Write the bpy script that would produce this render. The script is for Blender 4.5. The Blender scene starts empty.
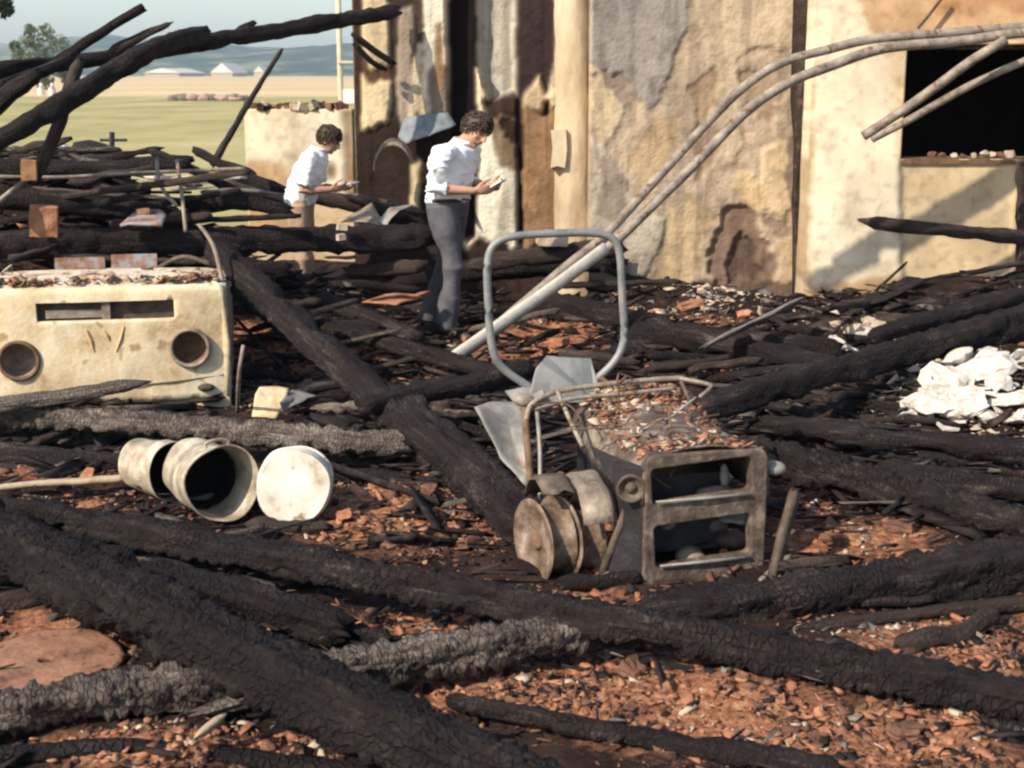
import bpy, bmesh, math, random
import numpy as np
from mathutils import Vector, Matrix, noise, Quaternion

random.seed(7)
RNG = np.random.default_rng(11)
S = bpy.context.scene
COL = S.collection
R = math.radians

# ------------------------------------------------------------------ camera
F = 1407.0                       # focal length in pixels of the 1024 px frame
CAM_H = 2.1
PITCH = R(12.43)
cam = bpy.data.cameras.new('camera')
cam.sensor_width = 36.0
cam.lens = 36.0 * F / 1024.0
cam.clip_start = 0.1
cam.clip_end = 12000
cam.dof.use_dof = True
cam.dof.focus_distance = 8.0
cam.dof.aperture_fstop = 5.6
camo = bpy.data.objects.new('camera', cam)
COL.objects.link(camo)
camo.location = (0, 0, CAM_H)
camo.rotation_euler = (R(90) - PITCH, 0, 0)
S.camera = camo

# ------------------------------------------------------------------ light
SUN_AZ, SUN_EL = R(-133), R(38)   # azimuth from +Y, clockwise: behind the camera on the left
to_sun = Vector((math.sin(SUN_AZ) * math.cos(SUN_EL), math.cos(SUN_AZ) * math.cos(SUN_EL), math.sin(SUN_EL)))
sun = bpy.data.lights.new('sun', 'SUN')
sun.energy = 4.8
sun.angle = R(0.6)
sun.color = (1.0, 0.90, 0.75)
suno = bpy.data.objects.new('sun', sun)
COL.objects.link(suno)
suno.rotation_euler = to_sun.to_track_quat('Z', 'Y').to_euler()
suno.location = (-6, -6, 12)

W = bpy.data.worlds.new('World')
S.world = W
W.use_nodes = True
wn = W.node_tree
sky = wn.nodes.new('ShaderNodeTexSky')
sky.sky_type = 'NISHITA'
sky.sun_disc = False
sky.sun_elevation = SUN_EL
sky.sun_rotation = SUN_AZ
sky.air_density = 1.0
sky.dust_density = 1.1
sky.ozone_density = 1.0
wn.links.new(sky.outputs[0], wn.nodes['Background'].inputs[0])
wn.nodes['Background'].inputs[1].default_value = 0.15

S.view_settings.view_transform = 'Standard'
S.view_settings.look = 'None'
S.view_settings.exposure = 0.42
S.view_settings.gamma = 1.0
S.cycles.filter_width = 2.4
S.cycles.max_bounces = 6

# ------------------------------------------------------------------ helpers
cP, sP = math.cos(PITCH), math.sin(PITCH)


def ray(px, py):
    dx = (px - 512) / F
    dy = (384 - py) / F
    return Vector((dx, cP + dy * sP, -sP + dy * cP))


def P(px, py, Y):
    d = ray(px, py)
    t = Y / d.y
    return Vector((d.x * t, Y, CAM_H + d.z * t))


def G(px, py, z=0.0):
    d = ray(px, py)
    t = (z - CAM_H) / d.z
    return Vector((d.x * t, d.y * t, z))


def at(px, py, k):
    """k above 3.2 is a distance along the ground, otherwise a height."""
    return P(px, py, k) if k > 3.2 else G(px, py, k)


def proj(x, y, z):
    zz = z - CAM_H
    depth = y * cP - zz * sP
    up = y * sP + zz * cP
    return 512 + F * x / depth, 384 - F * up / depth


def mpp(p):
    """metres per pixel at a world point"""
    return (p.y * cP - (p.z - CAM_H) * sP) / F


def lin(c):
    c = c / 255.0
    return c / 12.92 if c <= 0.04045 else ((c + 0.055) / 1.055) ** 2.4


def rgb(r, g, b, k=1.0):
    return (lin(r) * k, lin(g) * k, lin(b) * k, 1.0)


class MB:
    def __init__(s):
        s.v, s.f, s.m = [], [], []

    def add(s, vs, fs, mi=0):
        o = len(s.v)
        s.v.extend([tuple(p) for p in vs])
        for f in fs:
            s.f.append(tuple(i + o for i in f))
            s.m.append(mi)
        return s

    def box(s, c, d, rot=None, mi=0):
        c = Vector(c)
        vs = []
        for x, y, z in ((-1, -1, -1), (1, -1, -1), (1, 1, -1), (-1, 1, -1), (-1, -1, 1), (1, -1, 1), (1, 1, 1), (-1, 1, 1)):
            p = Vector((x * d[0] / 2, y * d[1] / 2, z * d[2] / 2))
            if rot is not None:
                p = rot @ p
            vs.append(c + p)
        return s.add(vs, [(0, 3, 2, 1), (4, 5, 6, 7), (0, 1, 5, 4), (1, 2, 6, 5), (2, 3, 7, 6), (3, 0, 4, 7)], mi)

    def tube(s, pts, r, n=10, mi=0, sx=1.0, ref=Vector((0, 0, 1)), caps=True, dome=False):
        pts = [Vector(p) for p in pts]
        rr = list(r) if isinstance(r, (list, tuple)) else [r] * len(pts)
        if dome:
            d0 = (pts[0] - pts[1]).normalized(); d1 = (pts[-1] - pts[-2]).normalized()
            pre = [(pts[0] + d0 * rr[0] * math.sin(a), rr[0] * math.cos(a)) for a in (1.4, 1.0, 0.5)]
            post = [(pts[-1] + d1 * rr[-1] * math.sin(a), rr[-1] * math.cos(a)) for a in (0.5, 1.0, 1.4)]
            pts = [p for p, _ in pre] + pts + [p for p, _ in post]
            rr = [q for _, q in pre] + rr + [q for _, q in post]
        vs, fs = [], []
        N = len(pts)
        for i, p in enumerate(pts):
            t = (pts[min(i + 1, N - 1)] - pts[max(i - 1, 0)])
            if t.length < 1e-9:
                t = Vector((0, 0, 1))
            t.normalize()
            a = t.cross(ref)
            if a.length < 0.05:
                a = t.cross(Vector((0, 1, 0)))
            a.normalize()
            b = a.cross(t)
            for j in range(n):
                th = 2 * math.pi * j / n
                vs.append(p + a * (math.cos(th) * rr[i] * sx) + b * (math.sin(th) * rr[i]))
        for i in range(N - 1):
            for j in range(n):
                fs.append((i * n + j, i * n + (j + 1) % n, (i + 1) * n + (j + 1) % n, (i + 1) * n + j))
        if caps:
            fs.append(tuple(range(n))[::-1])
            fs.append(tuple((N - 1) * n + j for j in range(n)))
        return s.add(vs, fs, mi)

    def lathe(s, prof, n=32, M=Matrix(), mi=0, closed=False):
        """prof: (radius, height) pairs about local z"""
        vs, fs = [], []
        K = len(prof)
        for (r, h) in prof:
            for j in range(n):
                th = 2 * math.pi * j / n
                vs.append(M @ Vector((r * math.cos(th), r * math.sin(th), h)))
        for i in range(K if closed else K - 1):
            k = (i + 1) % K
            for j in range(n):
                fs.append((i * n + j, i * n + (j + 1) % n, k * n + (j + 1) % n, k * n + j))
        return s.add(vs, fs, mi)

    def ball(s, c, r, M=None, n=14, k=9, mi=0):
        c = Vector(c)
        r = r if isinstance(r, (tuple, list)) else (r, r, r)
        vs, fs = [], []
        for i in range(k + 1):
            ph = math.pi * i / k
            for j in range(n):
                th = 2 * math.pi * j / n
                p = Vector((r[0] * math.sin(ph) * math.cos(th), r[1] * math.sin(ph) * math.sin(th), r[2] * math.cos(ph)))
                vs.append(c + (M @ p if M is not None else p))
        for i in range(k):
            for j in range(n):
                fs.append((i * n + j, (i + 1) * n + j, (i + 1) * n + (j + 1) % n, i * n + (j + 1) % n))
        return s.add(vs, fs, mi)

    def mesh(s, name, mats, smooth=False):
        me = bpy.data.meshes.new(name)
        me.from_pydata(s.v, [], s.f)
        for m in (mats if isinstance(mats, (list, tuple)) else [mats]):
            me.materials.append(m)
        me.polygons.foreach_set('material_index', s.m)
        if smooth:
            me.polygons.foreach_set('use_smooth', [True] * len(me.polygons))
        me.update()
        return me

    def build(s, name, mats, parent=None, smooth=False):
        return link(name, s.mesh(name, mats, smooth), parent)


def link(name, me, parent=None):
    o = bpy.data.objects.new(name, me)
    COL.objects.link(o)
    if parent is not None:
        o.parent = parent
    return o


def tag(o, label=None, cat=None, group=None, kind=None):
    if label: o['label'] = label
    if cat: o['category'] = cat
    if group: o['group'] = group
    if kind: o['kind'] = kind
    return o


def empty(name, loc, rz=0.0):
    o = bpy.data.objects.new(name, None)
    COL.objects.link(o)
    o.location = loc
    o.rotation_euler = (0, 0, rz)
    o.empty_display_size = 0.2
    return o


def recalc(me):
    bm = bmesh.new(); bm.from_mesh(me)
    bmesh.ops.remove_doubles(bm, verts=bm.verts, dist=1e-5)
    bmesh.ops.recalc_face_normals(bm, faces=bm.faces)
    bm.to_mesh(me); bm.free()


def smooth_path(pts, per=8):
    pts = [Vector(p) for p in pts]
    if len(pts) < 3:
        return pts
    out = []
    for i in range(len(pts) - 1):
        p0 = pts[max(i - 1, 0)]; p1 = pts[i]; p2 = pts[i + 1]; p3 = pts[min(i + 2, len(pts) - 1)]
        for k in range(per):
            t = k / per
            out.append(0.5 * ((2 * p1) + (p2 - p0) * t + (2 * p0 - 5 * p1 + 4 * p2 - p3) * t * t + (3 * p1 - p0 - 3 * p2 + p3) * t ** 3))
    out.append(pts[-1])
    return out


# numpy value noise -------------------------------------------------
_TAB = RNG.random((256, 256))


def vnoise(x, y):
    xi = np.floor(x).astype(int); yi = np.floor(y).astype(int)
    fx = x - xi; fy = y - yi
    fx = fx * fx * (3 - 2 * fx); fy = fy * fy * (3 - 2 * fy)
    a = _TAB[xi % 256, yi % 256]; b = _TAB[(xi + 1) % 256, yi % 256]
    c = _TAB[xi % 256, (yi + 1) % 256]; d = _TAB[(xi + 1) % 256, (yi + 1) % 256]
    return (a * (1 - fx) + b * fx) * (1 - fy) + (c * (1 - fx) + d * fx) * fy


def fbm(x, y, o=4):
    s = 0; a = 0.5; t = 0
    for k in range(o):
        s = s + a * vnoise(x * 2 ** k + 17.3 * k, y * 2 ** k + 5.1 * k); t += a; a *= 0.5
    return s / t


# ------------------------------------------------------------------ materials
def mat(name, stops, scale=8.0, rough=0.85, bump=0.4, bscale=40.0, metal=0.0, crack=None, detail=6, stretch=(1, 1, 1), attr=None, fleck=None, spec=0.3, dist=0.01):
    """noise-mottled surface. stops: [(pos, colour)...]"""
    m = bpy.data.materials.new(name)
    m.use_nodes = True
    nt = m.node_tree
    bs = nt.nodes['Principled BSDF']
    L = nt.links.new
    N = nt.nodes.new
    tc = N('ShaderNodeTexCoord')
    mp = N('ShaderNodeMapping'); mp.inputs['Scale'].default_value = stretch
    L(tc.outputs['Object'], mp.inputs[0])
    nz = N('ShaderNodeTexNoise')
    nz.inputs['Scale'].default_value = scale; nz.inputs['Detail'].default_value = detail; nz.inputs['Roughness'].default_value = 0.65
    L(mp.outputs[0], nz.inputs['Vector'])
    rp = N('ShaderNodeValToRGB')
    el = rp.color_ramp.elements
    while len(el) < len(stops):
        el.new(0.5)
    for e, (p, c) in zip(el, stops):
        e.position = p; e.color = c
    L(nz.outputs['Fac'], rp.inputs[0])
    colout = rp.outputs[0]
    if attr:
        at_ = N('ShaderNodeVertexColor'); at_.layer_name = attr
        mx = N('ShaderNodeMix'); mx.data_type = 'RGBA'; mx.blend_type = 'MULTIPLY'
        mx.inputs['Factor'].default_value = 1.0
        L(at_.outputs['Color'], mx.inputs[6]); L(colout, mx.inputs[7])
        colout = mx.outputs[2]
    if fleck:
        fz = N('ShaderNodeTexNoise'); fz.inputs['Scale'].default_value = fleck[0]; fz.inputs['Detail'].default_value = 4
        L(mp.outputs[0], fz.inputs['Vector'])
        fr = N('ShaderNodeValToRGB')
        fr.color_ramp.elements[0].position = fleck[1]; fr.color_ramp.elements[1].position = fleck[1] + 0.06
        L(fz.outputs['Fac'], fr.inputs[0])
        mx2 = N('ShaderNodeMix'); mx2.data_type = 'RGBA'
        L(fr.outputs[0], mx2.inputs['Factor']); L(colout, mx2.inputs[6]); mx2.inputs[7].default_value = fleck[2]
        colout = mx2.outputs[2]
    L(colout, bs.inputs['Base Color'])
    bs.inputs['Roughness'].default_value = rough
    bs.inputs['Metallic'].default_value = metal
    bs.inputs['Specular IOR Level'].default_value = spec
    bz = N('ShaderNodeTexNoise'); bz.inputs['Scale'].default_value = bscale; bz.inputs['Detail'].default_value = 5
    L(mp.outputs[0], bz.inputs['Vector'])
    bp = N('ShaderNodeBump'); bp.inputs['Strength'].default_value = bump; bp.inputs['Distance'].default_value = dist
    L(bz.outputs['Fac'], bp.inputs['Height'])
    if crack:
        vo = N('ShaderNodeTexVoronoi'); vo.feature = 'DISTANCE_TO_EDGE'; vo.inputs['Scale'].default_value = crack
        L(mp.outputs[0], vo.inputs['Vector'])
        vr = N('ShaderNodeMapRange'); vr.inputs['From Max'].default_value = 0.12
        L(vo.outputs['Distance'], vr.inputs['Value'])
        b2 = N('ShaderNodeBump'); b2.inputs['Strength'].default_value = 0.7; b2.inputs['Distance'].default_value = 0.012
        L(vr.outputs['Result'], b2.inputs['Height']); L(bp.outputs[0], b2.inputs['Normal'])
        L(b2.outputs[0], bs.inputs['Normal'])
    else:
        L(bp.outputs[0], bs.inputs['Normal'])
    return m


def c(r, g, b):
    return (r, g, b, 1.0)


def char_mat(name, stops, cu=38, cv=26, cstr=.6, edge=(.010, .007, .007), pm=.45):
    """burnt timber: grain along its length, blocks split across it where the fire went deep"""
    m = bpy.data.materials.new(name); m.use_nodes = True
    nt = m.node_tree; N = nt.nodes.new; L = nt.links.new
    bs = nt.nodes['Principled BSDF']
    tc = N('ShaderNodeTexCoord')

    def mapped(sx, sy, src='UV'):
        mp = N('ShaderNodeMapping'); mp.inputs['Scale'].default_value = (sx, sy, 1); L(tc.outputs[src], mp.inputs[0]); return mp.outputs[0]

    def nz(vec, sc, det=6, ro=.65):
        q = N('ShaderNodeTexNoise'); q.inputs['Scale'].default_value = sc; q.inputs['Detail'].default_value = det; q.inputs['Roughness'].default_value = ro
        L(vec, q.inputs['Vector']); return q.outputs['Fac']

    def math_(op, a, b):
        q = N('ShaderNodeMath'); q.operation = op
        for i_, x in enumerate((a, b)):
            if isinstance(x, (int, float)): q.inputs[i_].default_value = x
            else: L(x, q.inputs[i_])
        return q.outputs[0]

    grain = nz(mapped(5, 42), 1.0, 8, .7)
    blot = nz(mapped(2.2, 5), 1.0, 6, .6)
    fine = nz(tc.outputs['Object'], 75, 6, .7)
    mixv = math_('ADD', math_('MULTIPLY', grain, .42), math_('ADD', math_('MULTIPLY', blot, .33), math_('MULTIPLY', fine, .25)))
    rp = N('ShaderNodeValToRGB'); e = rp.color_ramp.elements
    while len(e) < len(stops): e.new(.5)
    for q, (p, cc) in zip(e, stops): q.position = p; q.color = cc
    L(mixv, rp.inputs[0])
    wv = N('ShaderNodeTexVoronoi'); wv.feature = 'DISTANCE_TO_EDGE'; wv.inputs['Scale'].default_value = 1
    uvw = N('ShaderNodeMixRGB'); uvw.blend_type = 'ADD'; uvw.inputs[0].default_value = .35
    nw = N('ShaderNodeTexNoise'); nw.inputs['Scale'].default_value = .6; base = mapped(cu, cv); L(base, nw.inputs['Vector'])
    L(base, uvw.inputs[1]); L(nw.outputs['Color'], uvw.inputs[2]); L(uvw.outputs[0], wv.inputs['Vector'])
    cr = N('ShaderNodeMapRange'); cr.inputs['From Max'].default_value = .16; L(wv.outputs['Distance'], cr.inputs['Value'])
    patch = N('ShaderNodeMapRange'); patch.inputs['From Min'].default_value = pm - .06; patch.inputs['From Max'].default_value = pm + .14
    L(nz(mapped(1.6, 3), 1.3, 3), patch.inputs['Value'])
    inv_ = math_('SUBTRACT', 1.0, cr.outputs['Result'])
    crk = math_('MULTIPLY', math_('MULTIPLY', inv_, patch.outputs['Result']), cstr)
    mx = N('ShaderNodeMix'); mx.data_type = 'RGBA'
    L(crk, mx.inputs['Factor']); L(rp.outputs[0], mx.inputs[6]); mx.inputs[7].default_value = (*edge, 1)
    L(mx.outputs[2], bs.inputs['Base Color'])
    bs.inputs['Roughness'].default_value = .8; bs.inputs['Specular IOR Level'].default_value = .22
    hgt = math_('SUBTRACT', math_('ADD', math_('MULTIPLY', grain, .5), math_('MULTIPLY', fine, .6)), math_('MULTIPLY', crk, .8))
    bp = N('ShaderNodeBump'); bp.inputs['Strength'].default_value = .9; bp.inputs['Distance'].default_value = .018
    L(hgt, bp.inputs['Height']); L(bp.outputs[0], bs.inputs['Normal'])
    return m


CHAR = char_mat('charred_wood', [(.35, c(.007, .0042, .004)), (.47, c(.013, .0086, .0081)), (.54, c(.028, .020, .0188)), (.63, c(.115, .092, .083))], cstr=.75, pm=.44)
CHAR_SHADED = char_mat('shaded_char', [(.36, c(.006, .0036, .0035)), (.49, c(.011, .0072, .0068)), (.56, c(.024, .0172, .0162)), (.66, c(.085, .068, .062))], 30, 22, .85, pm=.36)  # darker copy of the char, deep shadow at lower left put into its colour
CHAR_ASH = char_mat('ashy_charred_wood', [(.36, c(.02, .014, .012)), (.44, c(.065, .05, .042)), (.52, c(.16, .128, .105)), (.64, c(.36, .31, .26))], 50, 26, .5, pm=.32)
CHAR_BROWN = char_mat('scorched_brown_wood', [(.36, c(.014, .009, .008)), (.48, c(.04, .027, .022)), (.56, c(.075, .054, .044)), (.66, c(.17, .13, .10))], cstr=.4)
WOOD_PALE = mat('bare_pale_wood', [(0.3, c(.30, .21, .13)), (0.7, c(.50, .40, .28))], 10, 0.8, 0.4, 50)
WOOD_GREY = mat('weathered_grey_wood', [(0.3, c(.10, .085, .075)), (0.7, c(.22, .19, .17))], 9, 0.85, 0.4, 50)
WOOD_TAN = mat('raw_orange_wood', [(0.3, c(.26, .12, .055)), (0.7, c(.45, .25, .13))], 9, 0.85, 0.4, 50)
COAL = mat('charcoal', [(0.3, c(.010, .007, .007)), (0.55, c(.022, .016, .0155)), (0.72, c(.065, .052, .05))], 14, 0.8, 0.8, 60, spec=.2)
COAL_BROWN = mat('scorched_flakes', [(0.3, c(.02, .013, .011)), (0.55, c(.05, .035, .029)), (0.75, c(.13, .095, .075))], 12, 0.85, 0.8, 60, spec=.1)
COAL_ASH = mat('ashy_flakes', [(0.3, c(.04, .032, .028)), (0.7, c(.17, .14, .12))], 12, 0.85, 0.8, 60, spec=.1)
ASH = mat('ash_ground', [(0.30, c(.010, .007, .007)), (0.5, c(.022, .014, .012)), (0.65, c(.05, .028, .02)), (0.8, c(.10, .06, .045))], 5, 0.95, 1.0, 45, fleck=(60, 0.70, c(.16, .11, .085)), detail=10, spec=.1)
TERRA = mat('terracotta', [(0.3, c(.20, .076, .040)), (0.55, c(.37, .165, .088)), (0.75, c(.50, .295, .18))], 6, 0.9, 0.5, 60)
TERRA_DARK = mat('burnt_brick', [(0.3, c(.07, .034, .022)), (0.7, c(.24, .12, .075))], 8, 0.9, 0.5, 60)
PALE = mat('pale_rubble', [(0.3, c(.34, .25, .17)), (0.7, c(.58, .47, .35))], 7, 0.9, 0.5, 60)
STONE_GREY = mat('grey_rubble', [(0.3, c(.08, .07, .065)), (0.7, c(.24, .21, .18))], 7, 0.9, 0.5, 60)
WHITE_LUMP = mat('white_plaster', [(0.3, c(.34, .24, .17)), (0.44, c(.62, .54, .45)), (0.6, c(.72, .68, .61))], 5, 0.9, 0.7, 40, detail=9, spec=.1, dist=.015)
SOOT_SHADE = mat('soot_shade', [(0.3, c(.006, .005, .005)), (0.7, c(.018, .014, .013))], 5, 0.95, 0.4, 30)  # soot in the room, painted shade inside the buckets
PLASTER = mat('stained_plaster', [(0.25, c(.70, .68, .65)), (0.45, c(.93, .92, .91)), (0.7, c(1.08, 1.07, 1.05))], 6, 0.9, 0.75, 30, attr='Col', detail=11, dist=0.014, spec=.1)
PLASTER_SMOOTH = mat('smooth_render', [(0.28, c(.80, .76, .70)), (0.45, c(.94, .93, .91)), (0.7, c(1.06, 1.05, 1.04))], 4, 0.9, 0.3, 30, attr='Col', detail=11, dist=0.008, spec=.1)
METAL_TUBE = mat('scorched_steel_tube', [(0.32, c(.11, .082, .062)), (0.48, c(.26, .21, .165)), (0.66, c(.40, .34, .27))], 9, 0.65, 0.5, 60, metal=0.15, detail=9, fleck=(14, .61, c(.16, .085, .045)))
METAL_PALE = mat('pale_steel_bar', [(0.3, c(.36, .32, .26)), (0.7, c(.60, .56, .48))], 9, 0.6, 0.3, 60, metal=0.2)
METAL_BLUE = mat('bluish_steel_tube', [(0.3, c(.16, .165, .16)), (0.55, c(.27, .275, .265)), (0.75, c(.33, .27, .21))], 7, 0.55, 0.3, 60, metal=0.3)
METAL_GREY = mat('grey_sheet_metal', [(0.3, c(.16, .15, .135)), (0.7, c(.38, .36, .32))], 6, 0.6, 0.4, 40, metal=0.2, fleck=(9, 0.64, c(.22, .12, .06)))
RUST = mat('rusted_steel', [(0.3, c(.045, .032, .026)), (0.55, c(.11, .08, .06)), (0.75, c(.22, .165, .12))], 9, 0.75, 0.5, 50, metal=0.15)
RUST_TAN = mat('tan_scaled_steel', [(0.28, c(.11, .082, .06)), (0.5, c(.24, .19, .145)), (0.72, c(.38, .32, .25))], 11, 0.7, 0.5, 55, metal=0.15)
RUST_RIM = mat('scaled_rim_rust', [(0.3, c(.05, .032, .022)), (0.46, c(.14, .092, .06)), (0.6, c(.27, .20, .145)), (.72, c(.42, .36, .29))], 10, 0.75, 0.7, 50, metal=.1, detail=9)
RUST_FRAME = mat('scaled_dark_rust', [(0.32, c(.04, .028, .021)), (0.5, c(.115, .085, .065)), (0.68, c(.30, .24, .185))], 9, 0.75, 0.6, 55, metal=.1, detail=9, fleck=(14, .66, c(.22, .11, .055)))
RUST_ORANGE = mat('orange_rust', [(0.3, c(.07, .038, .022)), (0.7, c(.24, .145, .085))], 12, 0.85, 0.5, 55)
BURNT_METAL = mat('blackened_steel', [(0.3, c(.014, .013, .015)), (0.7, c(.05, .045, .048))], 8, 0.55, 0.4, 50, metal=0.3)
CREAM_PAINT = mat('scorched_cream_paint', [(0.32, c(.32, .19, .09)), (0.44, c(.58, .44, .26)), (0.60, c(.76, .65, .45))], 3.0, 0.65, 0.35, 40, fleck=(6, 0.60, c(.40, .26, .14)), detail=12)
ENAMEL = mat('scorched_white_enamel', [(0.32, c(.36, .28, .19)), (0.44, c(.64, .57, .46)), (0.6, c(.78, .73, .63))], 6, 0.6, 0.35, 30, detail=9, fleck=(9, 0.65, c(.28, .19, .11)))
ENAMEL_DIRTY = mat('sooty_enamel', [(0.3, c(.12, .09, .06)), (0.48, c(.34, .28, .20)), (0.66, c(.62, .55, .43))], 7, 0.6, 0.3, 30)
BLUE_PANEL = mat('faded_blue_panel', [(0.38, c(.16, .08, .05)), (0.5, c(.28, .18, .13)), (0.58, c(.26, .28, .30))], 9, 0.8, 0.4, 40)
SKIN = mat('skin', [(0.3, c(.42, .22, .14)), (0.7, c(.52, .29, .19))], 12, 0.55, 0.1, 80)
SHIRT = mat('white_cotton', [(0.3, c(.78, .79, .80)), (0.7, c(.84, .85, .86))], 6, 0.9, 0.25, 22, dist=0.02)
TROUSER_GREY = mat('grey_trouser_cloth', [(0.3, c(.065, .062, .07)), (0.7, c(.12, .115, .125))], 8, 0.9, 0.3, 25, dist=0.02)
TROUSER_TAN = mat('tan_trouser_cloth', [(0.3, c(.36, .24, .16)), (0.7, c(.46, .32, .22))], 8, 0.9, 0.3, 25, dist=0.02)
HAIR = mat('dark_brown_hair', [(0.3, c(.022, .013, .009)), (0.7, c(.075, .045, .030))], 30, 0.5, 0.3, 90, stretch=(1, 1, 3))
SHOE = mat('dark_leather', [(0.3, c(.02, .015, .012)), (0.7, c(.05, .04, .03))], 8, 0.5, 0.2, 50)
PAPER = mat('paper', [(0.3, c(.74, .73, .68)), (0.7, c(.82, .81, .77))], 6, 0.9, 0.05, 40)
MEADOW = mat('meadow', [(0.3, c(.24, .22, .10)), (0.5, c(.36, .32, .155)), (0.7, c(.48, .40, .215))], 0.16, 0.95, 0.3, 3, detail=10, stretch=(1, .5, 1), spec=0.0)
WHEAT = mat('ripe_field', [(0.3, c(.50, .38, .21)), (0.7, c(.66, .52, .32))], 0.04, 0.95, 0.2, 2, detail=8, stretch=(.3, 1, 1), spec=0.0)
HILL = mat('wooded_hill', [(0.36, c(.012, .022, .012)), (0.5, c(.05, .07, .035)), (0.6, c(.18, .19, .10)), (.72, c(.40, .34, .20))], 0.011, 0.95, 0.5, .1, detail=10, spec=0.0)
LEAF = mat('leaf', [(0.3, c(.075, .10, .045)), (0.7, c(.17, .20, .09))], 0.8, 0.8, 0.1, 5)
LEAF_DARK = mat('dark_leaf', [(0.3, c(.02, .028, .014)), (0.7, c(.05, .06, .028))], 2, 0.8, 0.1, 5)
BARK = mat('bark', [(0.3, c(.05, .038, .03)), (0.7, c(.12, .09, .07))], 4, 0.9, 0.5, 20)
POLE_MAT = mat('yellowed_pole_wood', [(0.3, c(.50, .43, .30)), (0.7, c(.64, .57, .43))], 4, 0.9, 0.2, 20)

# ------------------------------------------------------------------ terrain
# where brick and tile dust lies, and where pale plaster fell (seen from the road: x, y, rx, ry, amount)
ORANGE = [(400, 510, 130, 45, 1.), (60, 472, 70, 12, .8), (90, 515, 50, 15, .9), (190, 600, 80, 16, .9), (70, 628, 110, 22, 1.), (150, 748, 140, 22, .9),
          (640, 690, 190, 36, 1.), (740, 725, 170, 36, 1.), (910, 740, 130, 40, 1.), (950, 645, 120, 26, 1.), (850, 540, 100, 24, .9), (580, 602, 70, 18, .7),
          (430, 622, 110, 12, .9), (270, 340, 60, 26, 1.), (350, 318, 90, 22, .9), (470, 350, 60, 20, 1.), (420, 312, 60, 14, .9), (300, 388, 80, 16, .9), (420, 375, 60, 14, .7), (720, 372, 80, 14, .7), (690, 322, 90, 10, .6), (860, 455, 120, 12, .6), (60, 445, 90, 8, .6), (560, 340, 70, 28, 1.), (600, 560, 40, 50, .7),
          (340, 360, 80, 20, 1.), (800, 500, 40, 60, .8), (520, 500, 50, 40, .7), (20, 640, 60, 24, .9), (460, 690, 80, 20, 1.), (1000, 690, 70, 40, .9), (830, 440, 80, 20, .5)]
PALEZ = [(690, 300, 90, 26, 1.), (850, 335, 60, 30, 1.), (960, 400, 90, 40, 1.), (850, 538, 70, 18, .8), (900, 465, 130, 16, .7), (880, 634, 60, 14, .6), (700, 360, 60, 20, .4), (560, 235, 60, 20, .4), (290, 200, 60, 20, .4), (760, 740, 90, 30, .35), (1000, 470, 40, 30, .6)]


def field_at(px, py, L_):
    v = np.zeros(px.shape)
    for (cx_, cy_, rx_, ry_, w_) in L_:
        v = np.maximum(v, w_ * np.exp(-.5 * (((px - cx_) / rx_) ** 2 + ((py - cy_) / ry_) ** 2) * 1.6))
    return v


MOUNDS = []   # x, y, rx, ry, h


def mound(p, rx, ry, h):
    MOUNDS.append((p.x, p.y, rx, ry, h))


mound(P(85, 210, 12.0), 1.3, 1.5, 0.85)
mound(P(-80, 210, 11.5), 1.6, 1.6, 0.9)
mound(P(262, 260, 11.4), .5, .5, 0.25)
mound(G(985, 385, .2), .95, .7, 0.26)
mound(G(690, 300, .2), 1.1, .5, 0.30)
mound(G(860, 335, .2), .8, .55, 0.26)
mound(G(960, 300, .3), 1.2, .6, 0.45)
mound(G(600, 335, .1), .8, .6, 0.12)
mound(G(310, 345, .1), .7, .6, 0.14)
mound(G(410, 500, .03), .6, .35, 0.07)
mound(G(700, 690, .03), .8, .3, 0.07)
mound(G(850, 540, .05), .6, .3, 0.09)


def gh(x, y):
    z = 0.02 + 0.16 * (fbm(x * 0.9 + 40, y * 0.9 + 12, 3) - 0.5) + 0.09 * (fbm(x * 4.1, y * 4.1 + 9, 3) - 0.5)
    for (mx, my, rx, ry, h) in MOUNDS:
        z = z + h * np.exp(-(((x - mx) / rx) ** 2 + ((y - my) / ry) ** 2))
    return z


def gz(x, y):
    return float(gh(np.array([x]), np.array([y]))[0])


def hit(px, py):
    """where a sight line meets the rubble"""
    d = ray(px, py)
    t = np.linspace(2.5, 22, 1600)
    z = CAM_H + d.z * t - gh(d.x * t, d.y * t)
    i = int(np.argmax(z < 0)) if (z < 0).any() else len(t) - 1
    x, y = d.x * t[i], d.y * t[i]
    return Vector((x, y, gz(x, y)))


def grid_mesh(name, xs, ys, zf, m, smooth=True):
    X, Y = np.meshgrid(xs, ys)
    Z = zf(X, Y)
    co = np.stack([X, Y, Z], -1).reshape(-1, 3)
    nx, ny = len(xs), len(ys)
    i = np.arange(nx - 1); j = np.arange(ny - 1)
    I, J = np.meshgrid(i, j)
    a = (J * nx + I).ravel()
    q = np.stack([a, a + 1, a + nx + 1, a + nx], -1)
    me = bpy.data.meshes.new(name)
    np_mesh(me, co, q)
    me.materials.append(m)
    if smooth:
        me.polygons.foreach_set('use_smooth', [True] * len(me.polygons))
    me.update()
    return me


def np_mesh(me, co, quads):
    k = quads.shape[1]
    me.vertices.add(len(co)); me.vertices.foreach_set('co', co.astype(np.float32).ravel())
    me.loops.add(quads.size); me.loops.foreach_set('vertex_index', quads.astype(np.int32).ravel())
    me.polygons.add(len(quads))
    me.polygons.foreach_set('loop_start', np.arange(0, quads.size, k, dtype=np.int32))
    me.update(calc_edges=True)


def edge_drop(X, Y):
    d = np.maximum(np.abs(X) - 10.5, np.maximum(Y - 18.5, -Y - 1.0))
    return gh(X, Y) - np.clip(d, 0, 2) * 0.12


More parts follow.
